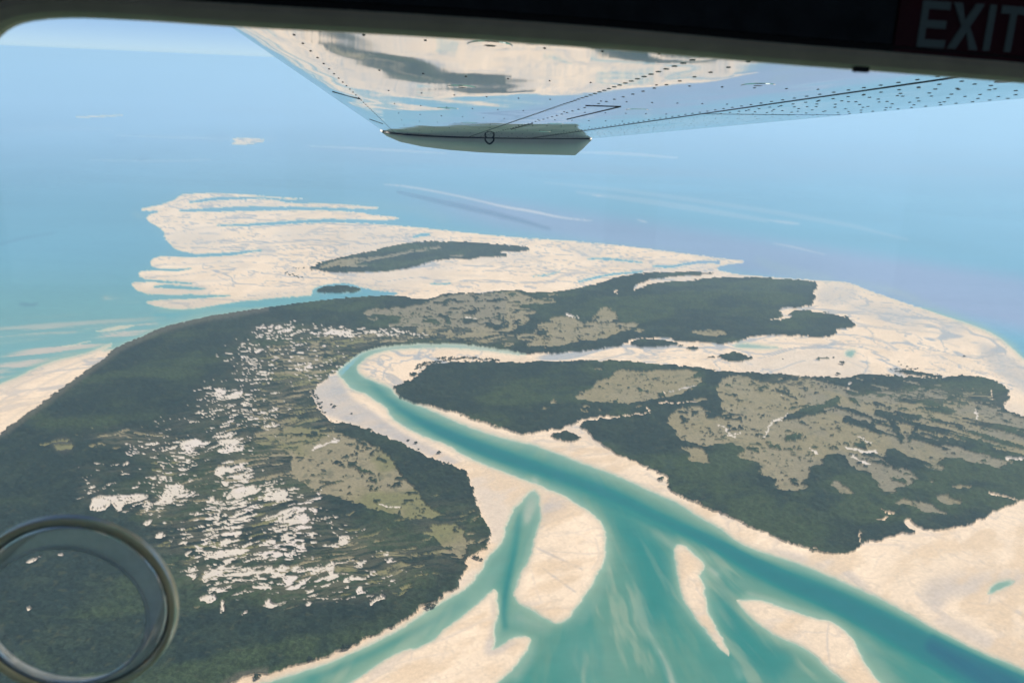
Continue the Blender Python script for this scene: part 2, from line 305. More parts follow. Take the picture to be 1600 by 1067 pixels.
# --- density of the white salt pans and of the olive gaps on the big island (blobs x, y, rx, ry, strength)
def blobs(L):
    yy, xx = np.mgrid[0:CH, 0:CW].astype(np.float32); a = np.zeros((CH, CW), np.float32)
    for x, y, rx, ry, s in L:
        a = np.maximum(a, s * np.exp(-(((xx - OX - x) / rx) ** 2 + ((yy - OY - y) / ry) ** 2) ** 1.5))
    return a
pan_d = blobs([(350,640,45,38,.62),(352,617,36,13,.9),(295,700,50,22,.9),(362,690,34,22,.9),(285,720,22,24,1.0),(270,770,34,30,1.0),(262,745,25,20,.9),(235,700,30,20,.6),(245,795,28,18,.75),(370,745,30,28,1.0),(360,800,60,26,1.08),(345,850,62,26,1.0),
 (345,830,40,20,1.12),(455,830,42,38,1.12),(430,860,40,30,1.1),(430,905,60,24,.98),(420,775,40,22,.8),(350,900,44,30,.9),(520,905,48,30,.82),(560,900,38,38,.72),(515,830,42,26,.65),(610,895,36,24,.6),(490,930,60,14,.65),
 (400,560,48,30,.66),(440,520,50,14,.75),(520,520,50,10,.95),(600,519,46,7,.8),(660,522,24,5,.5),(400,585,40,26,.6),(470,545,40,20,.5),(370,880,60,30,.8),(300,840,26,14,.8),(200,780,40,20,.55),(140,765,18,22,.55),
 (185,735,60,10,.35),(290,660,40,20,.4),(300,880,24,30,.7),(480,570,60,30,.45),(390,640,50,50,.5),(470,790,40,26,.7),(395,660,40,16,.6)])
oli_d = blobs([(545,533,48,14,1.0),(490,555,70,24,1.0),(470,590,50,26,.95),(440,625,50,30,.75),(600,528,60,9,.8),(440,645,70,30,.6),(200,685,60,14,.8),(300,740,70,60,.45),(400,740,60,60,.55),(430,700,40,40,.8),(540,860,60,40,.75),
 (600,880,70,50,.6),(400,850,140,90,.5),(300,830,70,60,.5),(480,735,50,50,.6),(700,520,60,12,.9),(760,530,50,8,.8),(1240,600,40,12,.7),(690,840,60,60,.45),(470,660,90,14,.7),(1450,620,120,16,.55),(1540,650,60,20,.6)])
BIGPANS = [[(136,798),(147.5,785),(142,781),(156,775.6),(195,774),(234,772.8),(228,781),(206,786.7),(196,789),(189,800.6),(181,802),(178,790),(172,788),(167,800.6),(156,803.4)],
 [(425,777),(432,768),(440,764),(450,770),(448,776),(438,786),(430,784)], [(457,812),(462,804),(478,803),(484,812),(478,819),(462,818)], [(530,840),(536,838),(549,840),(543,849),(532,853),(528,847)],
 [(320,868),(345,862),(380,858),(395,862),(370,869),(330,874)], [(312,906),(328,892),(348,890),(352,896),(335,900),(322,912)], [(438,906),(448,900),(470,899),(460,908),(445,914)], [(408,952),(420,939),(428,945),(448,941),(440,949),(415,952)],
 [(475,945),(482,938),(488,944),(480,949)], [(510,883),(520,878),(526,888),(520,900),(512,893)], [(555,928),(560,914),(567,926),(582,920),(570,926),(560,932)], [(577,946),(590,935),(602,930),(605,938),(590,942),(580,949)],
 [(310,938),(320,930),(340,933),(336,942),(322,946)], [(344,938),(352,940),(350,955),(340,962),(347,950)], [(372,966),(385,952),(384,962)], [(282,692),(300,686),(320,690),(306,700),(284,698)], [(335,612),(345,606),(356,610),(348,620),(336,618)],
 [(355,620),(368,612),(382,612),(376,621),(358,624)], [(255,770),(268,760),(280,757),(292,762),(272,776),(262,790),(246,792),(252,780)], [(338,690),(352,687),(378,688),(372,696),(345,699)], [(337,704),(360,700),(382,698),(376,706),(345,710)],
 [(508,524),(512,516),(540,516),(555,522),(530,524)], [(536,513),(548,516),(558,521)], [(396,553),(402,546),(408,546),(405,552)], [(350,775),(372,763),(395,758),(410,764),(398,774),(362,782)], [(335,735),(350,728),(362,731),(352,742),(338,745)],
 [(41,881),(54,874),(68,872),(60,877),(46,884)], [(89,869),(95,865),(99,870),(91,872)], [(40,957),(46,952),(50,950),(46,957)], [(222,820),(230,812),(238,815),(232,824)], [(240,840),(252,832),(262,838),(250,844)]]
bigpan = np.zeros((CH, CW), bool)
for p in BIGPANS: bigpan |= fillmask(p, 1)

# --- wetness of the sand (grey, darker, still moist)
wetten([(488,611),(511,591),(526,583),(540,606),(552,625),(570,636),(590,648),(600,656),(612,664),(640,682),(690,706),(730,728),(700,726),(650,704),(600,682),(540,660),(505,648),(488,628)], .95, 3)
wetten([(725,735),(800,748),(835,762),(822,772),(800,790),(795,815),(785,845),(770,850),(760,820),(745,780),(733,750)], .5, 5)
wetten([(846,776),(870,772),(885,780),(895,795),(880,802),(862,812),(846,822)], .95, 3)
wetten([(756,868),(788,845),(745,903),(690,942),(620,988),(500,1043),(400,1069),(380,1058),(480,1032),(620,975),(720,905)], .35, 3)
wetten([(252,446),(290,444),(330,447),(320,458),(270,455)], .75, 3)
wetten([(1280,445),(1330,445),(1345,462),(1330,475),(1290,480),(1272,470)], .7, 5)
wetten([(1340,470),(1395,475),(1450,500),(1440,520),(1400,510),(1340,490),(1310,480)], .7, 6)
wetten([(1470,500),(1520,510),(1500,525),(1465,515)], .7, 4)
wetten([(1521,530),(1560,545),(1640,600),(1640,640),(1580,600),(1545,575)], .85, 5)
wetten([(1440,905),(1520,895),(1620,890),(1620,915),(1520,935),(1480,930),(1470,960),(1440,945)], .75, 8)
wetten([(1450,960),(1500,970),(1560,1000),(1620,1030),(1620,1050),(1530,1010),(1460,975)], .6, 5)
wetten([(1275,870),(1300,872),(1340,900),(1365,925),(1340,915),(1300,890)], .6, 3)
wetten([(1200,856),(1240,862),(1300,886),(1330,908),(1290,892),(1220,870)], .6, 3)
wetten([(660,388),(700,365),(640,360),(560,380),(520,395),(600,385)], .35, 6)
wetten([(430,352),(520,352),(500,380),(430,385)], .4, 8)
wetten([(400,380),(430,385),(435,398),(405,398)], .7, 4)
wetten([(260,360),(340,358),(360,372),(330,392),(280,392),(262,376)], .4, 8)
wetten([(1040,412),(1180,410),(1200,433),(1120,430),(1060,422)], .45, 5)
wetten([(880,378),(950,384),(930,410),(900,400)], .4, 6)
wetten([(765,920),(777,965),(772,1000),(800,1000),(818,1004),(790,1018),(760,1028),(755,1012),(768,980),(768,945)], .75, 3)
wetten([(909,667),(921,680),(945,695),(968,714),(955,708),(925,694)], .6, 2)
wetten([(905,690),(895,692),(915,684),(912,680)], .6, 2)
wetten([(0,600),(60,575),(120,553),(60,590),(0,620)], .4, 5)
wetten([(140,520),(180,509),(222,505),(190,516),(160,520)], .5, 1); wetten([(90,543),(120,534),(155,528),(120,542)], .7, 1)
wetten([(1185,970),(1220,985),(1260,1005),(1290,1040),(1270,1015),(1215,992)], .4, 4)

def wetline(L, r=1):
    for pts, a in L: np.maximum(wet, blur(fillmask(stroke(pts), 0), r, 1) * a, out=wet)
wetline([([(838,856,2),(850,862,4),(880,876,3),(911,890,2)], .9), ([(847,888,2),(872,906,4),(900,926,2)], .9), ([(843,826,3),(860,815,4),(883,809,3),(897,801,2)], .9), ([(905,792,2),(893,800,3),(898,812,1)], .7), ([(930,840,2),(938,870,3),(925,890,2)], .5),
 ([(830,890,2),(840,930,3),(855,960,2)], .4), ([(850,835,1),(900,830,3),(930,850,1)], .35), ([(1295,972,2),(1291,1000,3),(1297,1040,2)], .8), ([(1322,990,2),(1345,1035,2),(1360,1060,2)], .4), ([(1230,958,2),(1250,985,3),(1272,1012,1)], .35),
 ([(1062,870,1),(1085,874,2)], .5), ([(1064,893,1),(1090,896,2)], .5), ([(1066,915,1),(1098,916,2)], .5), ([(1072,935,1),(1103,940,2)], .5), ([(1085,955,1),(1110,962,2)], .5), ([(1100,975,1),(1118,984,2)], .5),
 ([(560,1060,2),(620,1035,3),(700,1020,2)], .4), ([(700,995,2),(690,1040,2),(640,1067,2)], .4), ([(645,1015,2),(640,1040,2)], .6), ([(720,975,1),(755,975,3),(765,990,1)], .4),
 ([(520,590,2),(545,625,4),(552,632,2)], -.0), ([(560,640,2),(590,652,3),(640,665,2)], .5), ([(1275,870,2),(1310,888,4),(1345,918,4),(1370,930,2)], .8), ([(1245,868,2),(1290,885,3),(1320,905,2)], .7), ([(1400,835,2),(1440,838,3),(1500,832,2)], .45), ([(1365,890,1),(1372,872,2),(1385,865,1)], .5),
 ([(1510,941,2),(1530,944,4),(1545,944,2)], 1), ([(1545,944,3),(1548,925,3)], 1), ([(1560,938,3),(1580,950,6),(1605,966,5)], .7), ([(1430,925,6),(1470,960,10),(1530,1000,12),(1600,1030,12)], .55), ([(1540,805,2),(1555,812,3),(1562,805,2)], .6),
 ([(1330,502,2),(1345,508,3),(1400,516,2.5),(1450,518,2),(1490,525,2)], 1), ([(1311,545,1.5),(1316,540,2),(1330,537,2),(1360,540,1.5),(1400,548,1.5)], 1), ([(1362,528,2),(1380,533,3),(1402,548,3)], .9), ([(1314,560,2),(1350,575,3),(1362,583,2)], .8), ([(1200,544,2),(1235,548,2),(1270,553,1)], .8),
 ([(1200,536,2),(1240,537,2),(1270,540,2)], .9), ([(1440,556,2),(1480,555,2),(1530,557,3),(1560,562,2)], .8), ([(1540,575,2),(1560,583,4),(1600,600,4)], .9), ([(1452,540,2),(1456,548,3),(1450,552,1)], .8), ([(1465,505,3),(1475,512,4),(1490,512,3),(1505,505,3)], .9), ([(1475,535,2),(1500,543,2)], .7),
 ([(840,560,2),(900,557,3),(980,560,3),(1040,563,2)], .45), ([(1000,552,2),(1060,556,2),(1110,552,1)], .4), ([(1180,570,1),(1230,578,2),(1280,585,1)], .6), ([(1005,743,2),(1012,740,2),(1020,747,2),(1026,752,1)], .7),
 ([(0,618,3),(40,596,4),(100,575,3),(150,556,2)], .7), ([(0,640,3),(60,605,3),(140,565,2)], .5), ([(10,660,3),(60,625,3),(110,590,2)], .35), ([(30,585,2),(90,565,3),(170,543,2)], .6), ([(-60,690,4),(0,650,4)], .5),
 ([(800,402,1),(830,401,2),(860,400,1)], .9), ([(850,445,2),(880,430,4),(905,425,5),(930,430,3)], .8), ([(885,380,3),(900,393,4),(915,400,4),(925,402,2)], .9), ([(930,384,2),(945,392,5),(925,396,4),(920,388,3)], .8), ([(985,395,2),(1000,402,3),(960,407,2)], .8), ([(900,418,2),(930,420,4),(960,416,2)], .7),
 ([(1005,390,1),(1040,394,2),(1080,396,1)], .7), ([(1010,408,2),(1040,405,2),(1060,408,2)], .7), ([(800,424,2),(840,419,2),(870,416,2)], .6), ([(800,412,2),(820,416,3),(845,412,2)], .5), ([(840,405,2),(848,415,3),(835,420,2)], .7),
 ([(620,370,2),(640,362,3),(660,358,2)], .8), ([(480,400,2),(520,395,2),(580,386,2),(610,381,1)], .5), ([(400,396,2),(440,401,2),(500,392,2)], .5), ([(470,372,3),(485,362,5),(500,356,3),(510,352,2)], .9), ([(425,370,3),(445,362,3),(500,372,2),(560,368,2),(620,352,2)], .5), ([(405,390,4),(420,392,6),(432,394,3)], 1),
 ([(260,368,2),(300,358,3),(360,352,2)], .6), ([(255,385,2),(300,378,2),(380,380,2),(430,372,2)], .5), ([(300,392,2),(350,388,2),(400,384,2)], .6), ([(310,366,3),(330,365,4),(345,367,2)], .9), ([(360,340,4),(375,336,3),(385,331,2)], .9), ([(240,414,2),(300,414,3),(380,408,2)], .6), ([(225,428,2),(260,433,2),(330,425,2)], .5),
 ([(258,437,2),(320,441,2),(400,433,2)], .6), ([(460,454,2),(478,446,3),(500,439,2)], .7), ([(600,432,2),(640,436,3),(655,432,2),(700,430,2),(760,432,2)], .5), ([(660,442,2),(700,444,2),(740,440,2)], .7), ([(712,447,2),(718,454,2)], .8), ([(740,419,2),(760,414,3),(775,407,2)], .8), ([(770,424,2),(790,418,4),(800,415,2)], .8), ([(560,440,2),(600,448,4),(660,452,2)], .6),
 ([(240,477,1),(300,475,2),(360,466,1)], .7), ([(530,408,1),(560,398,1),(600,388,1)], .3), ([(520,333,2),(560,337,3),(540,342,2),(480,344,2)], .7), ([(430,340,2),(470,336,2),(500,332,2)], .5)])
np.clip(wet, 0, 1, out=wet)

# --- water: deep channel and shoals (sd = deep, sh = shoal / sand close under the surface)
def softstroke(s, r): return blur(fillmask(stroke(s), 0), r)
deep = np.zeros((CH, CW), np.float32); shoal = np.zeros((CH, CW), np.float32)
for s, r, a in (([(572,575,10),(590,612,10),(640,650,14),(700,680,22),(780,712,24),(860,738,20),(960,775,20),(1040,815,16),(1120,850,22),(1200,895,30),(1300,935,36),(1400,985,44),(1500,1040,50),(1700,1130,60)], 7, 1.0),
                ([(690,665,6),(720,690,14),(760,700,16)], 6, .6), ([(860,745,4),(960,790,10),(1060,835,14)], 5, .6),
                ([(1440,1000,30),(1500,1035,40),(1600,1085,50)], 9, 1.6),
                ([(950,800,8),(1010,860,60),(1030,930,60),(1010,980,30)], 14, .45), ([(1120,900,8),(1160,1000,40),(1230,1050,60)], 10, .5),
                ([(812,800,6),(806,850,8),(795,900,10),(785,950,12),(790,985,8)], 4, .8), ([(730,940,6),(660,980,9),(560,1030,10),(480,1062,8)], 5, .7),
                ([(240,495,8),(330,484,5),(420,474,5),(500,466,4),(580,461,3)], 3, .6), ([(560,565,6),(600,546,4),(680,541,3)], 2, .5),
                ([(300,380,10),(200,390,50),(100,400,60)], 20, .3), ([(1560,470,30),(1620,540,30)], 12, .4)):
    np.maximum(deep, softstroke(s, r) * a, out=deep)
for s, r, a in (([(1010,980,3),(1020,1000,5),(1033,1020,8),(1045,1045,10),(1055,1080,12)], 3, .8), ([(985,930,10),(1005,970,14),(1020,1000,14)], 6, .35),
                ([(1105,885,8),(1125,900,10)], 3, .7), ([(1143,1028,6),(1160,1060,14)], 5, .6), ([(1165,925,6),(1190,932,8),(1240,950,6),(1290,965,4)], 3, .75),
                ([(1020,830,5),(1045,845,8),(1060,855,6)], 4, .6), ([(1150,905,4),(1200,940,6)], 4, .45),
                ([(720,655,10),(745,672,14),(780,685,8)], 4, .55), ([(607,650,8),(630,675,14),(690,697,6)], 4, .5),
                ([(835,745,8),(835,775,26),(826,800,20),(822,820,8)], 4, 1.05), ([(560,610,10),(540,590,8)], 3, .45),
                ([(800,960,24),(830,970,30),(860,985,14)], 7, .6), ([(800,1060,20),(835,1020,12),(835,990,8)], 5, .6), ([(785,870,8),(770,900,16),(735,940,18),(690,965,12),(640,1000,8)], 6, .5),
                ([(950,820,8),(955,870,14),(940,920,16),(905,975,14)], 6, .45), ([(880,1050,90),(950,1010,90)], 25, .28), ([(1345,990,10),(1370,1030,16),(1395,1075,20)], 8, .5),
                ([(1300,1000,10),(1345,1030,12)], 6, .3), ([(1240,1060,60),(1100,1040,60)], 25, .12),
                ([(-50,592,30),(60,557,30),(150,530,20),(250,508,10)], 6, 1.0), ([(-50,530,34),(80,515,34),(200,503,18),(300,490,6)], 10, .5), ([(220,470,3),(160,466,8)], 3, .5),
                ([(1330,440,3),(1400,455,14),(1450,478,12),(1540,512,8),(1590,545,12)], 4, .6), ([(1180,405,8),(1230,425,16),(1300,435,8)], 4, .5),
                ([(540,318,10),(640,325,10),(700,345,14)], 5, .35), ([(207,332,8),(225,342,8)], 3, .5)):
    np.maximum(shoal, softstroke(s, r) * a, out=shoal)

# ------------------------------------------------------------------ ground grid
def arr(a, b, st): return np.arange(a, b, st)
DW = .0015; DU = .0017
wv = np.concatenate([[.0086,.0094,.0105,.012,.0135,.015,.0165,.018], arr(.0195,1.16,DW), [1.2,1.35,1.8,3,6,20]])
uv_ = np.concatenate([[-9,-5,-3,-2,-1.5,-1.25,-1.12], arr(-1.04,1.04,DU), [1.12,1.25,1.5,2,3,5,9]])
U, W = np.meshgrid(uv_, wv)
Y = ALT / W; X = U * Y
NR, NC = X.shape
# where every ground point falls in the survey photograph
pc = np.stack([X, Y, np.full_like(X, -ALT)], -1) @ CAMROT     # world -> camera axes
PZ = np.maximum(-pc[..., 2], 1e-3)
PX = 800 + F * pc[..., 0] / PZ; PY = 533.5 - F * pc[..., 1] / PZ
bad = pc[..., 2] > -1
PX = np.where(bad, np.sign(X) * 5000, PX); PY = np.where(bad, 5000, PY)
def smp(a, x, y): 
    return a[np.clip(np.floor(y + OY), 0, CH - 1).astype(int), np.clip(np.floor(x + OX), 0, CW - 1).astype(int)]
def smpl(a, x, y):
    x = np.clip(x + OX - .5, 0, CW - 1.001); y = np.clip(y + OY - .5, 0, CH - 1.001); i = x.astype(int); j = y.astype(int); fx_ = x - i; fy_ = y - j
    return (a[j, i] * (1 - fx_) + a[j, i + 1] * fx_) * (1 - fy_) + (a[j + 1, i] * (1 - fx_) + a[j + 1, i + 1] * fx_) * fy_
# organic edges: warp the look-up a little with ground noise (amplitude in metres -> smaller far away)
mpp = np.hypot(np.hypot(X, Y), ALT) / F                          # metres per pixel across
n1 = fbm(X / 22, Y / 22, 11, 4, .65) - .5; n2 = fbm(X / 22, Y / 22, 21, 4, .65) - .5
wx = n1 * 26 / mpp; wy = n2 * 16 / mpp
wx = np.clip(wx, -5, 5); wy = np.clip(wy, -3, 3)
L0 = smp(lab0, PX + wx * .5, PY + wy * .5)
L1 = smp(lab0, PX + wx, PY + wy)
# sand/water boundary smooth (L0), vegetation boundary ragged (L1)
LB = np.where(L0 == WATER, WATER, np.where(L1 == WATER, L0, L1))
LB = np.where((L1 == WATER) & (L0 == SAND), SAND, LB)

# streaky structure on the big island
ca, sa = math.cos(R(6)), math.sin(R(6))
def rot(x, y, a): return x * math.cos(a) + y * math.sin(a), -x * math.sin(a) + y * math.cos(a)
sx, sy = rot(X, Y, R(19))
wob = (fbm(X / 160, Y / 160, 31, 3) - .5)
sxx = sx + wob * 60; syy = sy + wob * 90
pn = fbm(sxx / 32, syy / 14, 41, 3, .55) * .45 + .55 * fbm(sxx / 13, syy / 7, 45, 3, .55)
gap = np.abs(fbm(sxx / 34, syy / 19, 47, 3, .6) - .5)
on = fbm(sxx / 52, syy / 13, 51, 4, .55)
pd = smpl(pan_d, PX, PY); od = smpl(oli_d, PX, PY)
inforest = (LB == FOREST)
thr_p = .715 - .235 * np.minimum(pd, .92)
thr_o = .78 - .30 * od
big = smp(bigpan, PX + wx * .6, PY + wy * .6)
LB = np.where(inforest & (od > .05) & (on > thr_o), MARSH, LB)
LB = np.where(inforest & (pd > .05) & (pn > thr_p) & (gap > .022), PAN, LB)
LB = np.where(big & (inforest) & (gap > .010), PAN, LB)
# scrub invading the meadows
mn = fbm(X / 34, Y / 34, 61, 5, .6)
ex, ey = rot(X, Y, R(-32)); es = fbm(ex / 150, ey / 34, 66, 4, .55)
LB = np.where((LB == MARSH) & (mn > .69), FOREST, LB)
LB = np.where((LB == MARSH) & (vn(X / 8, Y / 8, 62) * .6 + mn * .8 > .93), FOREST, LB)
eastm = (PX > 1330) & (PY < 730) & (PX + (PY - 600) * .3 > 1380)
LB = np.where((LB == MARSH) & eastm & (es > .57), FOREST, LB)
LB = np.where((LB == FOREST) & (PX > 1240) & (PX < 1480) & (PY > 592) & (PY < 625) & (es > .66), MARSH, LB)
# northern marsh: peppered with bush
nm = (LB == MARSH) & (PX > 560) & (PX < 860) & (PY > 455) & (PY < 530)
LB = np.where(nm & (fbm(X / 60, Y / 60, 71, 4, .6) > .58), FOREST, LB)

# fields sampled on the ground
Wet = smpl(wet, PX, PY); Dp = smpl(deep, PX, PY); Sh = smpl(shoal, PX, PY)
sandm = (lab0 != WATER).astype(np.float32)
near = np.where(PY < 500, smpl(blur(sandm, 1, 1), PX + wx*.3, PY + wy*.3), smpl(blur(sandm, 3), PX + wx*.3, PY + wy*.3))
near2 = smpl(blur(sandm, 10), PX, PY); near3 = smpl(blur(sandm, 26), PX, PY)

# ---- colours (albedo)
rgb = np.zeros((NR, NC, 3))
# sand
a1 = fbm(X / 300, Y / 300, 81, 4); a2 = fbm(X / 60, Y / 90, 85, 4, .6)
wr = fbm(X / 700, Y / 900, 91, 3) - .5
s1x = X + wr * 900; s1y = Y + wr * 700
fxs, fys = rot(X, Y, R(38))
ridge = 1 - np.abs(fbm(s1x / 620, s1y / 230, 95, 4, .5) - .5) * 2
ridge2 = 1 - np.abs(fbm(s1x / 150, s1y / 110, 99, 4, .55) - .5) * 2
farflat = sst(1 / W, 1.7, 2.5)
line = sst(ridge, .945, .985) * 1.0 * farflat + sst(ridge2, .92, .99) * (.6 * farflat + .34)
patch = sst(fbm(s1x / 500, s1y / 420, 103, 4), .54, .66) * .3 * farflat
wt = np.clip(np.maximum(Wet * (0.8 + .6 * (a2 - .4)), np.maximum(line, patch)), 0, 1)
sand = np.ones((NR, NC, 3)) * np.array([.69, .535, .380])
sand = sand * (1 + .12 * (a1 - .5) + .26 * (a2 - .5))[..., None]
sand = mixc(sand, np.array([.38, .335, .305]) - farflat[..., None] * np.array([.06, .01, -.02]), np.clip(wt, 0, 1))
sand = mixc(sand, (.58, .425, .275), sst(fbm(fxs / 130, fys / 45, 107, 4, .6), .42, .66) * (.55 * (PY > 700) + .2))
edgew = sst(1 - near, .0, .5) * .6
nearz = sst(W, .22, .42)
s3x = X + (a2 - .5) * 60; s3y = Y + (a1 - .5) * 160
ridge3 = 1 - np.abs(fbm(s3x / 75, s3y / 55, 191, 4, .6) - .5) * 2
rip = fbm(fxs / 26, fys / 6, 195, 3, .6)
sand = mixc(sand, (.50, .40, .30), sst(ridge3, .95, .99) * .42 * nearz)
sand = sand * (1 + (.14 * (rip - .5) + .10 * (vn(X / 4, Y / 4, 197) - .5)) * nearz)[..., None]
sand = mixc(sand, (.46, .385, .29), sst(1 - near2 + .3 * (a2 - .5), .08, .45) * .45 * (PY > 430) * (LB == SAND))
sand = mixc(sand, (.38, .40, .30), edgew * (LB == SAND))
# forest
t1 = fbm(X / 6.5, Y / 6.5, 111, 2, .7); t2 = fbm(X / 45, Y / 45, 115, 4); t3 = fbm(sxx / 260, syy / 120, 119, 4)
forest = np.ones((NR, NC, 3)) * np.array([.014, .023, .018])
forest = mixc(forest, (.034, .050, .022), sst(t3 + .10 * sst(PY, 820, 960), .46, .66) * .9 + 0 * sst(t3, .46, .66) * .8)
forest = mixc(forest, (.012, .022, .020), sst(t2, .52, .75) * .6)
forest = mixc(forest, (.040, .055, .030), sst(1 - t2, .50, .68) * .25)
forest = forest * (.35 + 1.3 * t1)[..., None]
forest = mixc(forest, (.055, .060, .032), sst(vn(X / 9, Y / 9, 118), .78, .95) * .55)
# brownish fringe on the west coast
fr = np.clip(smpl(blur((lab0 == FOREST), 12), PX, PY), 0, 1)
forest = mixc(forest, (.095, .085, .062), sst(1 - fr, .10, .35) * (PX < 420) * (PY > 480) * .7)
# low scrub between the pans is greyer
forest = mixc(forest, (.110, .098, .062), sst(fbm(sxx / 40, syy / 7, 123, 3, .6), .40, .60) * np.clip(np.maximum(od, pd) * 1.3, 0, 1) * .7)
# marsh
marsh = np.ones((NR, NC, 3)) * np.array([.215, .178, .098])
mt = fbm(X / 150, Y / 150, 131, 4); mt2 = fbm(X / 22, Y / 22, 135, 4, .6)
marsh = mixc(marsh, (.225, .188, .112), sst(mt, .42, .62))
grey = sst(PX, 1180, 1330) * (PY > 560) * sst(mt, .35, .55) * .75 + ((PX > 560) & (PX < 790) & (PY < 512)) * .7
marsh = mixc(marsh, (.178, .156, .108), np.clip(grey, 0, 1))
olive = ((PX < 740) & (PY > 530)) * 1.0
marsh = mixc(marsh, (.150, .145, .060), olive * sst(1 - mt, .40, .62) * .8)
marsh = marsh * (.86 + .28 * mt2)[..., None]
marsh = mixc(marsh, (.06, .07, .045), sst(fbm(X / 16, Y / 16, 139, 3, .6), .62, .74) * .45)
pan = np.ones((NR, NC, 3)) * np.array([.56, .485, .395]) * (.90 + .2 * a2)[..., None]
pan = mixc(pan, (.58, .50, .44), sst(fbm(X / 50, Y / 50, 143, 3), .5, .7) * .7)
# water
depthv = np.clip(1 - near2 * 1.15, 0, 1) * .5 + np.clip(1 - near3, 0, 1) * .25 + Dp * .55
inlet = (((PX > 520) & (PY > 535) & (PX + PY > 1120)) | (PY > 760)) & ((PX < 1450) | (PY > 700))
_d = CAMROT @ np.array([880 - 800, 533.5 - 640, -F]); _t = ALT / -_d[2]; OXW, OYW = _d[0] * _t, _d[1] * _t      # head of the delta: the tide fans out from here
th_ = np.arctan2(X - OXW, OYW - Y); rr_ = np.hypot(X - OXW, Y - OYW)
flow = fbm(th_ * 13 + .5 * fbm(X / 200, Y / 200, 152, 3), rr_ / 420, 151, 5, .6)
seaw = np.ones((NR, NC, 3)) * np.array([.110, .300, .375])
seaw = mixc(seaw, (.260, .400, .560), sst(PY, 330, 150) * .8)  # pale blue haze of the far sea put into its colour
seaw = mixc(seaw, (.140, .320, .310), sst(PY, 380, 500) * (PX < 500) * 1.0)
sm = fbm(X / 2600, Y / 5200, 155, 4, .5)
purple = sst(PX, 560, 800) * sst(PY - (PX - 560) * .145, 265, 300) * sst(PY - (PX - 560) * .20, 330, 290)
seaw = mixc(seaw, (.245, .270, .385), np.clip(purple, 0, 1) * (.45 + .6 * sm))
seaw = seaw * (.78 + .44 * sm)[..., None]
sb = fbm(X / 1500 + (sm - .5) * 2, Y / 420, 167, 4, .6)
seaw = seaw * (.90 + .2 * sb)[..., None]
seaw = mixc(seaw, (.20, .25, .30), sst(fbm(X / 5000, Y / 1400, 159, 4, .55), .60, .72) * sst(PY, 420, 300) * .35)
chan = np.ones((NR, NC, 3)) * np.array([.215, .305, .185])
chan = mixc(chan, (.050, .215, .160), sst(flow, .40, .60) * .75)
chan = mixc(chan, (.008, .162, .138), np.clip(depthv * 1.2 - .25, 0, 1))
chan = mixc(chan, (.003, .080, .120), np.clip(Dp - .55, 0, 1))
chan = mixc(chan, (.015, .135, .150), np.clip((flow - .55) * 3, 0, 1) * np.clip(Dp, 0, 1) * .7)
strk = fbm(th_ * 22 + .4 * fbm(X / 90, Y / 90, 154, 3), rr_ / 260, 157, 4, .6)
chan = mixc(chan, (.34, .37, .25), sst(strk, .56, .76) * .42 * sst(PY, 800, 900) * (1 - np.clip(Dp * 1.3, 0, 1)))
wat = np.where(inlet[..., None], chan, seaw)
narrow = (~inlet) & (PY > 430) & (PX < 640) & (PX > 180) 
wat = mixc(wat, (.055, .290, .310), np.clip(Dp * 1.3, 0, 1) * narrow)
stx, sty = rot(X, Y, R(22)); stk = fbm(stx / 300, sty / 40, 163, 4, .55)
wests = (PX < 260) & (PY > 440)
ShS = np.where(wests, Sh * (.25 + 1.5 * sst(stk, .36, .66)), Sh * (.8 + .5 * (a2 - .5)))
wat = mixc(wat, (.27, .36, .28), np.clip(ShS, 0, 1) * .7)
wat = mixc(wat, (.52, .43, .34), np.clip(ShS * 1.3 - .5, 0, 1) * .85)
wat = mixc(wat, (.24, .37, .28), sst(near2 + .16 * (a2 - .5), .06, .5) * np.where(PY < 480, .15, .72) * (1 - .8 * np.clip(Dp, 0, 1)))
wat = mixc(wat, (.19, .30, .22), sst(near3 + .4 * (flow - .5), .10, .5) * .55 * inlet * (1 - np.clip(Dp * 1.2, 0, 1)))
wat = mixc(wat, (.42, .44, .34), sst(near, .10, .52) * np.where(PY < 480, .25, .85))
# faint sandy surf lines far out on the sea
for s, k in (([(600,288,1),(640,292,2.0),(700,303,2.0),(745,313,2.0),(790,324,3),(830,330,3.4),(880,341,2),(925,345,1)], .55), ([(925,305,1),(935,306,2),(945,307,1)], .5), ([(995,343,1),(1005,346,3),(1012,348,1)], .35),
             ([(1208,380,1),(1240,386,2.5),(1290,398,1)], .3), ([(1200,344,2),(1230,348,5),(1250,350,2)], .25), ([(180,212,2),(300,216,5),(430,219,3)], .14), ([(480,228,2),(600,234,6),(700,240,2)], .22), ([(900,238,2),(980,240,6),(1060,247,3)], .3), ([(0,205,2),(90,200,4),(180,204,2)], .12), ([(140,250,2),(250,252,3),(330,250,2)], .12), ([(900,300,4),(1050,320,10),(1200,345,6)], .12), ([(850,285,3),(1000,300,6),(1300,345,8),(1420,375,3)], .10)):
    m = smpl(blur(fillmask(stroke(s), 0), 1, 1), PX, PY); wat = mixc(wat, (.62, .58, .52), np.clip(m * k * 1.6, 0, 1))
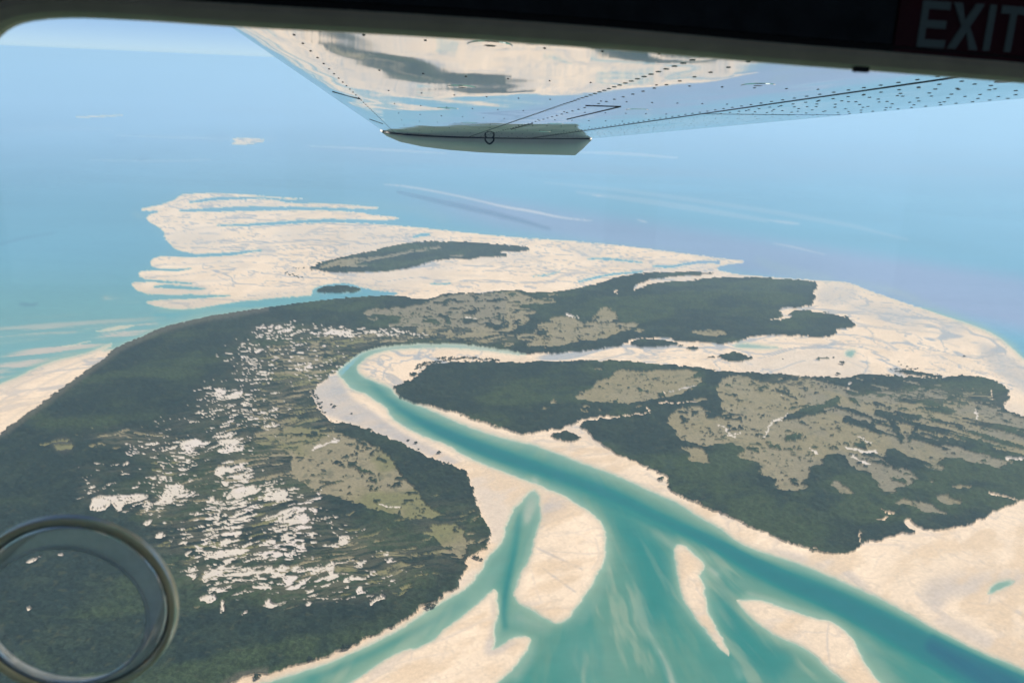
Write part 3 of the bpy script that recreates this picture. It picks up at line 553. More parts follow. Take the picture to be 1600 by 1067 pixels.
# dark weed lines
for s in ([(0,382,2),(25,374,2),(60,368,1.5),(90,363,1)], [(30,475,3),(48,477,4),(60,474,2)], [(0,247,2),(20,247,3),(40,245,1)], [(218,249,4),(232,246,2)], [(250,237,3),(268,234,2)], [(620,300,4),(700,318,8),(790,338,9),(860,358,4)], [(330,214,2),(345,213,3),(356,215,1)], [(520,240,2),(545,238,2)], [(170,222,3),(200,219,2)]):
    m = smpl(blur(fillmask(stroke(s), 0), 2, 1), PX, PY); wat = mixc(wat, (.04, .10, .16), np.clip(m, 0, 1) * .6)
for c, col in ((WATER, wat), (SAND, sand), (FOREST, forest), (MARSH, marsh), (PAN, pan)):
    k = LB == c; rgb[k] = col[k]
rgb = np.clip(rgb, .003, .9)

# ---- heights
Zg = np.zeros((NR, NC))
landh = np.clip(near2 * 1.6 - .5, 0, 1)
Zg += np.where(LB == SAND, .35 + 1.1 * landh + .35 * (a2 - .5) * landh - .6 * line * landh, 0)
Zg += np.where(LB == MARSH, 1.6 + .7 * mt2, 0)
Zg += np.where(LB == PAN, 1.2, 0)
cr1 = vn(X / 5.2, Y / 5.2, 171); cr2 = vn(X / 11, Y / 11, 172); cr3 = fbm(X / 70, Y / 70, 173, 3)
low = np.clip(np.maximum(pd, od * .8) * 1.4, 0, 1)                # scrub between the pans is low
Zg += np.where(LB == FOREST, (3.0 + 2.2 * cr1 + 2.6 * cr2 + 3 * (cr3 - .3)) * (1 - .72 * low) + .9 * low, 0)
print('classes', [(int((LB == c).sum())) for c in range(5)])

# ---- cut the one height field into its objects
def attr_mat(name, rough, spec=.3, detail=None):
    m, t, b = mat_new(name)
    at = t.nodes.new('ShaderNodeAttribute'); at.attribute_name = 'albedo'
    b.inputs['Roughness'].default_value = rough; b.inputs['Specular IOR Level'].default_value = spec
    src = at.outputs['Color']
    tc = t.nodes.new('ShaderNodeTexCoord')
    if detail:
        sc, amt, bump, stretch = detail
        mp = t.nodes.new('ShaderNodeMapping'); mp.inputs['Scale'].default_value = stretch
        n = t.nodes.new('ShaderNodeTexNoise'); n.inputs['Scale'].default_value = sc; n.inputs['Detail'].default_value = 4; n.inputs['Roughness'].default_value = .65
        t.links.new(tc.outputs['Object'], mp.inputs['Vector']); t.links.new(mp.outputs[0], n.inputs['Vector'])
        mr = t.nodes.new('ShaderNodeMapRange'); mr.inputs['From Min'].default_value = .3; mr.inputs['From Max'].default_value = .7
        mr.inputs['To Min'].default_value = 1 - amt; mr.inputs['To Max'].default_value = 1 + amt
        vm = t.nodes.new('ShaderNodeVectorMath'); vm.operation = 'SCALE'
        t.links.new(n.outputs['Fac'], mr.inputs['Value']); t.links.new(src, vm.inputs[0]); t.links.new(mr.outputs[0], vm.inputs['Scale'])
        src = vm.outputs[0]
        if bump:
            bp = t.nodes.new('ShaderNodeBump'); bp.inputs['Strength'].default_value = 1; bp.inputs['Distance'].default_value = bump
            t.links.new(n.outputs['Fac'], bp.inputs['Height']); t.links.new(bp.outputs[0], b.inputs['Normal'])
    t.links.new(src, b.inputs['Base Color'])
    return m
M_SAND = attr_mat('wet_and_dry_sand', .9, .2, (.12, .07, .25, (1, 1, 1)))
M_FOREST = attr_mat('mangrove_leaves', .9, .04, (.35, .45, 1.2, (1, 1, 1)))
M_MARSH = attr_mat('marsh_grass', .9, .1, (.15, .22, .3, (1, 1, 1)))
M_PAN = attr_mat('salt_crust', .85, .2, (.15, .06, .1, (1, 1, 1)))
M_WATER = attr_mat('sea_water', .14, .42, (.02, .05, .35, (1, 1.6, 1)))

vid = np.arange(NR * NC).reshape(NR, NC)
quads = np.stack([vid[:-1, :-1], vid[1:, :-1], vid[1:, 1:], vid[:-1, 1:]], -1)   # rows go towards the camera
flab = LB[:-1, :-1].copy()
# a cell belongs to the highest class of its corners, so shores belong to the land
for c in (LB[1:, :-1], LB[:-1, 1:], LB[1:, 1:]): flab = np.where((flab == WATER) & (c != WATER), c, flab)
for c in (LB[1:, :-1], LB[:-1, 1:], LB[1:, 1:], LB[:-1, :-1]): flab = np.where(c == FOREST, FOREST, flab)
fpx = PX[:-1, :-1]; fpy = PY[:-1, :-1]
allv = np.stack([X, Y, Zg], -1).reshape(-1, 3); allc = rgb.reshape(-1, 3)
def cut(name, mask, mat, kind='structure', label=None, cat=None):
    q = quads[mask].reshape(-1, 4)
    if not len(q): return None
    u, inv = np.unique(q, return_inverse=True); inv = inv.reshape(-1)
    me = bpy.data.meshes.new(name); me.vertices.add(len(u)); me.vertices.foreach_set('co', allv[u].astype(np.float32).ravel())
    me.loops.add(len(inv)); me.loops.foreach_set('vertex_index', inv.astype(np.int32))
    me.polygons.add(len(q)); me.polygons.foreach_set('loop_start', np.arange(0, len(inv), 4, dtype=np.int32)); me.polygons.foreach_set('loop_total', np.full(len(q), 4, np.int32))
    me.polygons.foreach_set('use_smooth', np.ones(len(q), bool))
    ca_ = me.attributes.new('albedo', 'FLOAT_COLOR', 'POINT')
    c4 = np.ones((len(u), 4), np.float32); c4[:, :3] = allc[u]; ca_.data.foreach_set('color', c4.ravel())
    me.update(); me.validate()
    o = link(name, me, [mat]); tag(o, label, cat, None, kind)
    if kind == 'stuff' and not label: pass
    return o
def inside(poly):
    return smp(fillmask(poly, 0), fpx, fpy)
# water
river = inside([(520,600),(545,556),(640,528),(830,535),(860,575),(640,590),(1000,700),(1300,830),(1900,1150),(1900,1490),(0,1490),(300,1080),(500,1000),(700,900),(700,740)])
cut('tidal_channel', (flab == WATER) & river, M_WATER)
cut('sea', (flab == WATER) & ~river, M_WATER)
# sand: one object for each flat or bank
R_ = {'west_flat': [(-500,400),(190,400),(225,500),(220,530),(0,700),(-500,1100)],
      'point': [(425,560),(560,575),(640,650),(900,745),(880,760),(842,758),(842,822),(790,860),(700,960),(300,1200),(250,1100),(700,880),(500,690)],
      'bank': [(842,822),(846,762),(900,745),(1000,830),(960,960),(870,990),(800,950),(795,915),(830,850)],
      'bank_hook': [(500,1060),(760,900),(790,960),(790,985),(850,985),(840,1020),(780,1100),(700,1250),(300,1250)],
      'bank_spear': [(1040,830),(1125,880),(1118,900),(1160,1035),(1130,1035),(1040,930)],
      'bank_south': [(1130,925),(1300,950),(1400,1060),(1480,1200),(1300,1200),(1130,960)],
      'far_bar': [(340,205),(440,205),(440,235),(340,235)], 'far_bar2': [(90,170),(210,170),(210,190),(90,190)]}
used = np.zeros(flab.shape, bool)
SLAB = {'west_flat': 'west_sand_flat', 'point': 'sand_point', 'bank': 'sand_bank', 'bank_hook': 'sand_bank', 'bank_spear': 'sand_bank', 'bank_south': 'sand_bank', 'far_bar': 'sand_bar', 'far_bar2': 'sand_bar'}
for k, p in R_.items():
    m = inside(p) & (flab == SAND) & ~used; used |= m
    cut(SLAB[k].replace('west_', ''), m, M_SAND)
cut('sand_flat', (flab == SAND) & ~used, M_SAND)
cut('salt_pan', flab == PAN, M_PAN)
# vegetation
usedf = np.zeros(flab.shape, bool)
names = ['small round mangrove islet in the turquoise inlet north of the big forest', 'long lens of mangrove scrub on the sand corridor', 'tiny mangrove thicket east of the lens shaped islet',
 'dark oval mangrove islet on the pale sand corridor', 'oval mangrove islet in the fork of sand beside the channel', 'long dark mangrove island on the northern sand flats', 'thin dark strip of mangroves on the north edge of the eastern forest']
for p, nm_ in zip(ISLETS[:7], names):
    q = np.array(p); c = q.mean(0); q = c + (q - c) * 1.12 + np.sign(q - c) * 2
    m = inside(q) & ((flab == FOREST) | (flab == MARSH)) & ~usedf
    if nm_.startswith('thin'): m &= fpy < 591
    usedf |= m
    cut('mangrove_islet', m, M_FOREST, 'stuff', nm_, 'mangrove forest')
eastr = inside([(600,600),(640,575),(690,558),(900,560),(1060,568),(1200,577),(1350,576),(1500,578),(1640,600),(2000,700),(2000,900),(1500,850),(1320,890),(1000,780),(600,640)])
cut('mangrove_forest', (flab == FOREST) & eastr & ~usedf, M_FOREST, 'stuff', 'dark mangrove forest east of the turquoise channel, with brown meadows in it', 'mangrove forest')
cut('mangrove_forest', (flab == FOREST) & ~eastr & ~usedf, M_FOREST, 'stuff', 'big dark green mangrove forest west and north of the channel, speckled with white pans', 'mangrove forest')
cut('marsh_meadow', (flab == MARSH) & eastr & ~usedf, M_MARSH, 'stuff', 'brown and olive marsh meadows inside the eastern forest', 'marsh')
cut('marsh_meadow', (flab == MARSH) & ~eastr & ~usedf, M_MARSH, 'stuff', 'olive marsh meadows and clearings inside the western forest', 'marsh')

def ground(px, py):
    """survey pixel -> point on the ground"""
    d = CAMROT @ np.array([px - 800, 533.5 - py, -F]); t = ALT / -d[2]; return d[0] * t, d[1] * t

# ------------------------------------------------------------------ single mangrove trees standing on the sand
M_CROWN = plain('tree_leaves', (.035, .052, .036), .8, 0, .2, .35, .4); M_BARK = plain('tree_bark', (.12, .10, .08), .9)
def crown_mesh(seed):
    r = random.Random(seed); mb = MB()
    for _ in range(260):
        th = r.random() * 6.283; ph = math.acos(r.uniform(-.35, 1)); rad = r.uniform(.45, 1) * (1 + .25 * math.sin(3 * th + seed))
        c = Vector((math.cos(th) * math.sin(ph) * rad * 5.2, math.sin(th) * math.sin(ph) * rad * 5.2, 4.6 + math.cos(ph) * rad * 2.7))
        a = Vector((r.uniform(-1, 1), r.uniform(-1, 1), r.uniform(-1, 1))).normalized(); b = a.orthogonal().normalized(); s = r.uniform(.5, 1.1)
        c2 = a.cross(b)
        mb.add([c + b * s, c + c2 * s * .7, c - b * s, c - c2 * s * .7 + a * s * .3], [(0, 1, 2, 3)])
    return mb
def trunk_mesh(seed):
    r = random.Random(seed); mb = MB()
    def limb(a, b, r0, r1):
        d = (b - a).normalized(); u = d.orthogonal().normalized(); v = d.cross(u); n = 6; vs = []
        for p, q in ((a, r0), (b, r1)): vs += [p + (u * math.cos(k * 6.283 / n) + v * math.sin(k * 6.283 / n)) * q for k in range(n)]
        mb.add(vs, [(k, (k + 1) % n, n + (k + 1) % n, n + k) for k in range(n)] + [tuple(range(n, 2 * n))])
    limb(Vector((0, 0, -.5)), Vector((.2, 0, 3)), .35, .22)
    for k in range(5):
        t = k * 1.256 + r.random(); limb(Vector((.2, 0, 2.6)), Vector((math.cos(t) * 3, math.sin(t) * 3, 5)), .2, .07)
        limb(Vector((0, 0, 1.3)), Vector((math.cos(t) * 1.3, math.sin(t) * 1.3, -.4)), .1, .07)
    return mb
proto = []
for s in range(3):
    cm = crown_mesh(s); me1 = pymesh('crown', cm.v, cm.f); me1.materials.append(M_CROWN)
    tm = trunk_mesh(s); me2 = pymesh('trunk', tm.v, tm.f); me2.materials.append(M_BARK); proto.append((me1, me2))
TREES = [  # x, y, size, label
 (1315.5,569.5,1.9,'largest lone mangrove tree on the bright sand east of the oval islet'), (1309,586.5,1.5,'low dark mangrove tree at the northern edge of the eastern forest'), (1506,558,1.0,'single dark tree far right on the bright northern sand'),
 (1223,562,.6,'tiny dark bush on the sand right of the oval islet'), (1302,560,.9,'dark bush at the end of the short row of scrub on the sand'),
 (522.5,637,1.15,'dark mangrove tree on the grey sand point, biggest of the pair there'), (518,633,.7,'smaller dark tree on the grey sand point beside the biggest one'), (549.5,647.5,.7,'small dark tree on the grey sand nearer the channel'),
 (638,689.5,.8,'small dark tree on the sand strip along the arm of forest, first from the north'), (650,693.5,1.0,'dark tree on the sand strip, second from the north'), (654,703,.6,'tiny dark tree close to the forest arm on the sand strip'), (686,709,1.15,'large dark tree on the sand strip, farthest south of the row'),
 (497,624,.8,'dark bush at the inland edge of the grey sand point'), (503,630,.7,'bush second along the inland edge of the grey sand point'), (508,646,.7,'bush near the southern tip of the grey sand point'),
 (1404,566,.6,'tiny bush on the bright sand north of the thin mangrove strip'), (1408,571,.6,'bush halfway between bright sand and the thin mangrove strip'), (1417,574,.8,'bush standing just north of the thin mangrove strip'), (1424,577,.6,'bush touching the thin mangrove strip from the north'),
 (669,950,1.3,'dark tree leaning out over the beach of the southern shore'), (677,949,1.0,'dark tree on the beach of the southern shore beside its leaning neighbour'), (545,1013,1.0,'dark tree on the narrow beach at the bottom centre'), (538,1015,1.2,'larger dark tree on the narrow beach near the bottom'),
 (746,874,1.0,'dark tree on the spit of sand at the forest corner'), (752,876,.8,'small dark tree at the outer end of the corner spit'), (741,872,.9,'dark tree at the inner end of the corner spit'),
 (484,1033,1.1,'dark tree on the beach at the very bottom of the view'), (402,1060,1.2,'dark tree at the lower left end of the beach')]
def hz_at(x, y):
    u = x / y; wq = ALT / y; i = int(np.argmin(np.abs(wv - wq))); j = int(np.argmin(np.abs(uv_ - u))); k = LB[i, j]
    return 0.8 if k != FOREST else 2.0
for i, (px, py, s, lb) in enumerate(TREES):
    x, y = ground(px, py); o = bpy.data.objects.new('mangrove_tree', None); COL.objects.link(o); o.location = (x, y, hz_at(x, y)); o.rotation_euler = (0, 0, i * 1.7)
    o.scale = (s, s, s * .9); tag(o, lb, 'tree', 'single mangrove trees on the sand')
    a, b = proto[i % 3]
    c = bpy.data.objects.new('crown', a); COL.objects.link(c); c.parent = o
    t_ = bpy.data.objects.new('trunk', b); COL.objects.link(t_); t_.parent = o
# bushes scattered along the edge of the inner spit (too many to count)
mb = MB(); r = random.Random(3)
for px0, py0, px1, py1, n in ((650,577,668,568,26),(668,569,700,563,30),(683,560,745,560,60),(745,561,782,563,34),(650,572,672,566,14),(488,611,505,645,30),(1390,578,1440,577,14),(446,428,472,434,20),(700,563,780,565,20),(560,458,575,455,0),(460,420,480,418,6)):
    for _ in range(n):
        t = r.random(); x, y = ground(px0 + (px1 - px0) * t + r.uniform(-2, 2), py0 + (py1 - py0) * t + r.uniform(-1.6, 1.6)); s = r.uniform(2, 5.5)
        for _k in range(16):
            c = Vector((x + r.gauss(0, s * .5), y + r.gauss(0, s * .5), 1 + abs(r.gauss(0, s * .35)))); a = Vector((r.uniform(-1, 1), r.uniform(-1, 1), r.uniform(.2, 1))).normalized(); b = a.orthogonal().normalized(); c2 = a.cross(b); q = s * .38
            mb.add([c + b * q, c + c2 * q, c - b * q, c - c2 * q], [(0, 1, 2, 3)])
tag(mb.build('scrub', M_CROWN), 'scattered low dark scrub on the sand beside the forests', 'scrub', None, 'stuff')

# ------------------------------------------------------------------ the aeroplane (local axes: x aft along the cabin, y out along the wing, z up; origin at the eye)
VPX, VPY = 652.0, 242.0
S = np.array([VPX - 800, 533.5 - VPY, -F]); S /= np.linalg.norm(S)
Lx = np.array([1, -.003, 0.0]); Lx[2] = -(Lx[0] * S[0] + Lx[1] * S[1]) / S[2]; Lx /= np.linalg.norm(Lx)
N = np.cross(Lx, S)
AX = np.array([Lx, S, N])                       # rows in camera axes
plane = bpy.data.objects.new('airplane', None); COL.objects.link(plane)
B = CAMROT @ AX.T                               # columns: local axes in world
PM = Matrix([list(q) for q in B]).to_4x4(); PM.translation = Vector((0, 0, ALT)); plane.matrix_world = PM
tag(plane, 'light aircraft seen from its cabin: polished wing underside, dark window frame and clear side window', 'airplane')
def loc(px, py, s):
    d = AX @ np.array([px - 800, 533.5 - py, -F]); return d * (s / d[1])
STIP = 4.6
le = loc(598, 205, STIP); te = loc(922, 217, STIP)
le2 = loc(380, 45, 1); te2 = loc(1600, 163, 1)
print('wing', le, te, le2, te2, 'root s for LE', le[0] / le2[0], 'n there', le2[2] * le[0] / le2[0], 'TE', te[0] / te2[0], te2[2] * te[0] / te2[0])

M_WING, t, b = mat_new('polished_wing_paint')
b.inputs['Base Color'].default_value = (.97, .97, .97, 1); b.inputs['Metallic'].default_value = .97; b.inputs['Roughness'].default_value = .035
b.inputs['Coat Weight'].default_value = 0.0; b.inputs['Coat Roughness'].default_value = .03
tc = t.nodes.new('ShaderNodeTexCoord'); mp = t.nodes.new('ShaderNodeMapping'); mp.inputs['Scale'].default_value = (3.2, 1.6, 1); n = t.nodes.new('ShaderNodeTexNoise'); n.inputs['Scale'].default_value = 1.15; n.inputs['Detail'].default_value = 1.6
bp = t.nodes.new('ShaderNodeBump'); bp.inputs['Strength'].default_value = 1; bp.inputs['Distance'].default_value = .0042
t.links.new(tc.outputs['Object'], mp.inputs[0]); t.links.new(mp.outputs[0], n.inputs['Vector']); t.links.new(n.outputs['Fac'], bp.inputs['Height']); t.links.new(bp.outputs[0], b.inputs['Normal'])
M_TIP = plain('tip_white_paint', (.95, .89, .78), .45, 0, .5, .05, 6)
M_RIVET = plain('rivet_metal', (.17, .18, .19), .4, .6)  # dark reflections in the rivet domes are put into this base colour
M_GAP = plain('dark_gap', (.075, .075, .078), .8)
M_SHELL = plain('dark_cabin_trim', (.040, .042, .044), .85, 0, .2, .3, 60, .4)
M_TRIM = plain('window_trim_plastic', (.80, .62, .42), .6, 0, .3, .1, 40, .2)
M_GASK = plain('black_gasket_rubber', (.02, .018, .016), .7)

CH0, CH1 = le[0], te[0]; CHO = CH1 - CH0
_rx = [(loc(px, py, STIP)[0] - CH0) / CHO for px, py in ((598,205),(612,209),(650,212),(700,214),(765,216),(850,217),(922,217))]
_rz = [loc(px, py, STIP)[2] for px, py in ((598,205),(612,209),(650,212),(700,214),(765,216),(850,217),(922,217))]
_t = np.linspace(0, 1, 201); _c = np.polyfit(_rx[1:], _rz[1:], 4); _z = np.polyval(_c, _t)
_z = _z + np.maximum(0, (_rz[0] - _z[0])) * np.exp(-_t * 28)
def lower(x): return float(np.interp(x, _t, _z))
def upper(x): return lower(0) + .004 + .15 * math.sqrt(max(x, 0)) * (1 - x) * 1.6 + (lower(1) - lower(0)) * x
def g(s): return 1 + .13 * (STIP - s)         # the wing tapers towards its tip
xs = [0, .004, .012, .025, .045, .07, .10, .14, .19, .25, .32, .40, .48, .56, .62]
xa = [.625, .68, .74, .80, .86, .92, .97, 1.0]
def wingpiece(name, xs, s0, s1, parent, zoff=0.0, ns=12):
    mb = MB(); n = len(xs); prof = [(CH0 + CHO * x, lower(x) + zoff) for x in xs] + [(CH0 + CHO * x, max(upper(x), lower(x) + .003) + zoff) for x in reversed(xs)]
    m = len(prof); vs = []
    for k in range(ns + 1):
        s = s0 + (s1 - s0) * k / ns; vs += [(a * g(s), s, c * g(s)) for a, c in prof]
    fs = [(k * m + i, k * m + (i + 1) % m, (k + 1) * m + (i + 1) % m, (k + 1) * m + i) for k in range(ns) for i in range(m)]
    fs += [tuple(range(m)), tuple(range(ns * m, ns * m + m))]
    mb.add(vs, fs); o = mb.build(name, M_WING, parent, False)
    k = 0; sm = []
    for p in o.data.polygons: sm.append(len(p.vertices) == 4)
    o.data.polygons.foreach_set('use_smooth', sm)
    mod = o.modifiers.new('e', 'EDGE_SPLIT'); mod.split_angle = R(50)
    return o
S0 = .52
wing = wingpiece('wing', xs + [.70], S0, STIP, plane)
flap = wingpiece('flap', [.704, .74, .80, .86, .92, .97, 1.0], S0, 2.30, wing)
ail = wingpiece('aileron', [.704, .74, .80, .86, .92, .97, 1.0], 2.31, STIP, wing, -.0006)
# drooped wing tip fairing
tipc = [(594,205.5,205.5),(604,209,213),(625,212,222),(660,214.5,229.5),(700,216,234.5),(750,217,238.5),(800,217.5,240.7),(850,217.8,242),(899,218,243),(912,218.2,232),(924,218.4,219.5)]
vs = []; rows = 7
for px, pt, pb in tipc:
    a = loc(px, pt, STIP + .002); b_ = loc(px, pb, STIP + .16); up_ = loc(px, pt - 12 if px < 900 else pt - 2, STIP + .05)
    for k in range(rows):
        q = k / (rows - 1); vs.append((a[0] + (b_[0] - a[0]) * q, STIP + .002 + .16 * q ** 1.6, a[2] + (b_[2] - a[2]) * q ** .8))
    for k in range(rows - 1, -1, -1):
        q = k / (rows - 1); vs.append((a[0] + (b_[0] - a[0]) * q, STIP + .002 + .16 * q ** 1.6 + .012 * (1 - q) + .006, a[2] + (b_[2] - a[2]) * q ** .8 + .02 * (1 - q)))
m = rows * 2; fs = [(k * m + i, k * m + (i + 1) % m, (k + 1) * m + (i + 1) % m, (k + 1) * m + i) for k in range(len(tipc) - 1) for i in range(m)] + [tuple(range(m)), tuple(range((len(tipc) - 1) * m, len(tipc) * m))]
tip = MB().add(vs, fs).build('wingtip_fairing', M_TIP, wing, True); tip.modifiers.new('e', 'EDGE_SPLIT').split_angle = R(40)
# joint line between fairing and wing
mb = MB()
for k in range(24):
    a = k / 24; b2 = (k + 1) / 24
    x0, x1 = CH0 + CHO * a, CH0 + CHO * b2; z0, z1 = lower(a), lower(b2)
    mb.add([(x0, STIP - .004, z0 - .003), (x1, STIP - .004, z1 - .003), (x1, STIP + .006, z1 - .003), (x0, STIP + .006, z0 - .003), (x0, STIP - .004, z0 + .002), (x1, STIP - .004, z1 + .002), (x1, STIP + .006, z1 + .002), (x0, STIP + .006, z0 + .002)], [(0,3,2,1),(4,5,6,7),(0,1,5,4),(1,2,6,5),(2,3,7,6),(3,0,4,7)])
mb.build('joint_strip', M_GAP, wing)
# rivets
mb = MB()
def rivet(x, s, r=.0045):
    z = lower(x) * g(s); cx = (CH0 + CHO * x) * g(s); n = 8; h = .0009
    vs = [(cx + r * math.cos(k * 6.283 / n), s + r * math.sin(k * 6.283 / n), z + .0012) for k in range(n)] + [(cx + r * .6 * math.cos(k * 6.283 / n), s + r * .6 * math.sin(k * 6.283 / n), z - h) for k in range(n)]
    mb.add(vs, [(k, (k + 1) % n, n + (k + 1) % n, n + k) for k in range(n)] + [tuple(range(n, 2 * n))])
def row_s(x, s0, s1, st, r=.0045, jit=0):
    s = s0
    while s < s1: rivet(x, s, r); s += st
def row_x(s, x0, x1, st, r=.0045):
    x = x0
    while x < x1: rivet(x, s, r); x += st / CHO
row_s(.40, .7, 4.55, .038, .0075); 
for x, st in ((.45, .07), (.68, .05), (.735, .055), (.77, .10), (.80, .08), (.84, .10), (.88, .09), (.93, .10), (.975, .05)): row_s(x, .7, 4.5, st, .0056)
for x, st in ((.06, .08),): row_s(x, .9, 4.5, st, .003)
for s in (1.15, 1.55, 1.95, 2.35, 2.75, 3.15, 3.55, 3.95, 4.35): row_x(s, .12, .38, .06, .003); row_x(s, .44, .68, .05, .004)
for s in np.arange(.8, 4.4, .17): row_x(s, .74, .97, .06, .005)
row_x(4.53, .05, .98, .05, .004)
rv = mb.build('rivets', M_RIVET, wing); rv['kind'] = 'stuff'
# inspection covers, slots and hinges
def disc(x, s, r, name, mat, stretch=1.0):
    n = 20; cx = (CH0 + CHO * x) * g(s); mb2 = MB()
    def zz(a, b): return lower((a / g(b) - CH0) / CHO) * g(b)
    pts = [(cx + q * r * math.cos(k * 6.283 / n), s + q * r * stretch * math.sin(k * 6.283 / n), e) for q, e in ((1, .001), (.93, -.0009)) for k in range(n)]
    vs = [(a, b, zz(a, b) + e) for a, b, e in pts]
    mb2.add(vs, [(k, (k + 1) % n, n + (k + 1) % n, n + k) for k in range(n)] + [tuple(range(n, 2 * n))]); return mb2.build(name, mat, wing)
for x, s in ((.22, 1.15), (.22, 1.75), (.22, 2.4), (.30, 3.1), (.55, 1.5), (.55, 2.2), (.52, 3.0), (.60, 3.7)): disc(x, s, .035, 'inspection_cover', M_WING, 1.0)
for x, s in ((.22, 1.15), (.22, 1.75), (.22, 2.4), (.55, 1.5)): disc(x, s + .001, .010, 'cover_screw', M_RIVET)
disc(.78, 1.35, .018, 'drain_plug', M_RIVET); disc(.47, .98, .014, 'fuel_drain', M_RIVET)
def slot(x0, s0, x1, s1, wd=.004):
    wd *= .42
    z0, z1 = lower(x0) * g(s0), lower(x1) * g(s1); a = Vector(((CH0 + CHO * x0) * g(s0), s0, z0)); b3 = Vector(((CH0 + CHO * x1) * g(s1), s1, z1)); d = (b3 - a).normalized(); q = d.cross(Vector((0, 0, 1))) * wd
    mb3 = MB(); dz = Vector((0, 0, -.0015)); uz = Vector((0, 0, .001))
    mb3.add([a + q + dz, b3 + q + dz, b3 - q + dz, a - q + dz, a + q + uz, b3 + q + uz, b3 - q + uz, a - q + uz], [(0,3,2,1),(4,5,6,7),(0,1,5,4),(1,2,6,5),(2,3,7,6),(3,0,4,7)]); return mb3.build('panel_seam', M_GAP, wing)
slot(.30, 1.12, .36, 1.12, .002); slot(.56, .98, .56, 1.15, .003); slot(.50, 2.1, .50, 2.7, .003); slot(.44, 2.1, .50, 2.1, .003); slot(.46, 3.0, .46, 3.5, .003); slot(.02, 2.2, .06, 2.3, .003); slot(.02, 3.4, .05, 3.6, .003)
slot(.702, S0, .702, STIP, .0018)
# tie-down ring
tp = loc(765, 213, STIP - .12); n = 20; mb = MB(); Rr, rr = .022, .0050; vs = []
zt = lower((tp[0] - CH0) / CHO) * g(STIP - .12)
for k in range(n):
    a = k * 6.283 / n; sq = 1 + .16 * abs(math.cos(2 * a)) 
    for j in range(8):
        c = j * 6.283 / 8; vs.append((tp[0] + (Rr * sq + rr * math.cos(c)) * math.cos(a), STIP - .12 + rr * math.sin(c), zt - .012 + (Rr * sq + rr * math.cos(c)) * math.sin(a)))
mb.add(vs, [(k * 8 + j, k * 8 + (j + 1) % 8, ((k + 1) % n) * 8 + (j + 1) % 8, ((k + 1) % n) * 8 + j) for k in range(n) for j in range(8)])
mb.build('tie_down_ring', M_GAP, wing, True)

# cabin wall with its window opening
SW = .42
outl = [(-34,160),(-30,110),(-18,72),(0,50),(22,37),(55,29.5),(110,26.5),(180,29),(250,33),(380,42),(560,51),(800,65),(1000,80),(1200,98),(1400,113),(1600,129),(1850,152),(1960,185),(2020,260),(2060,420),(2040,1330),(1980,1430),(1860,1480),(120,1480),(0,1450),(-60,1360),(-70,1200)]
P = [loc(a, c, SW) for a, c in outl]; P = np.array([(q[0], q[2]) for q in P]); P = chaikin(P, 1)
def offs(P, d):
    t_ = np.roll(P, -1, 0) - np.roll(P, 1, 0); n_ = np.stack([t_[:, 1], -t_[:, 0]], 1); n_ /= np.linalg.norm(n_, axis=1)[:, None]
    area = np.sum(P[:, 0] * np.roll(P[:, 1], -1) - np.roll(P[:, 0], -1) * P[:, 1]); 
    return P + n_ * d * (1 if area > 0 else -1)
def sweep(name, prof, mat, parent):
    """prof: closed list of (outward offset, s)"""
    n_ = len(P); m = len(prof); vs = []
    for d, s in prof:
        Q = offs(P, d); vs.append([(q[0], s, q[1]) for q in Q])
    flat = [vs[j][i] for i in range(n_) for j in range(m)]
    fs = [(i * m + j, i * m + (j + 1) % m, ((i + 1) % n_) * m + (j + 1) % m, ((i + 1) % n_) * m + j) for i in range(n_) for j in range(m)]
    return MB().add(flat, fs).build(name, mat, parent, False)
frame = sweep('window_frame', [(0, SW + .004), (0, SW - .001), (.0018, SW - .004), (.006, SW - .0065), (.0095, SW - .006), (.0095, SW + .004)], M_TRIM, plane)
sweep('gasket', [(.0098, SW + .003), (.0098, SW - .005), (.0125, SW - .0065), (.0135, SW - .005), (.0135, SW + .003)], M_GASK, plane)
# wall: ring between the opening and a big rectangle
Q = offs(P, .0138)
def ringmesh(Qi, Qo, s0, s1):
    """flat plate between an inner outline and an outer outline with the same number of points"""
    n_ = len(Qi); mb_ = MB()
    vs = [(a, s0, c) for a, c in Qi] + [(a, s0, c) for a, c in Qo] + [(a, s1, c) for a, c in Qo] + [(a, s1, c) for a, c in Qi]
    fs = [(k * n_ + i, k * n_ + (i + 1) % n_, ((k + 1) % 4) * n_ + (i + 1) % n_, ((k + 1) % 4) * n_ + i) for k in range(4) for i in range(n_)]
    return mb_.add(vs, fs)
def torect(Q, cx, cz, x0, x1, z0, z1):
    out_ = []
    for a, c in Q:
        da, dc = a - cx, c - cz; k = min(((x1 if da > 0 else x0) - cx) / da if abs(da) > 1e-6 else 9e9, ((z1 if dc > 0 else z0) - cz) / dc if abs(dc) > 1e-6 else 9e9); out_.append((cx + da * k, cz + dc * k))
    return out_
outer = torect([tuple(q) for q in Q], .2, -.2, -1.3, 2.1, -1.15, .42)
ringmesh(Q, outer, SW - .004, SW + .02).build('cabin_wall', M_SHELL, plane)
mb = MB(); mb.box(-1.3, 2.1, -1.3, SW + .02, .42, .45); mb.box(-1.3, 2.1, -1.3, SW + .02, -1.18, -1.15); mb.box(-1.33, -1.3, -1.3, SW + .02, -1.18, .45); mb.box(2.1, 2.13, -1.3, SW + .02, -1.18, .45); 
for x0_, x1_ in ((-1.3, -1.1), (-.35, -.2), (.55, .7), (1.5, 2.1)): mb.box(x0_, x1_, -1.33, -1.3, -.38, .20)
mb.box(-1.3, 2.1, -1.33, -1.3, -1.18, -.38); mb.box(-1.3, 2.1, -1.33, -1.3, .20, .45)
mb.build('cabin_lining', M_SHELL, plane)
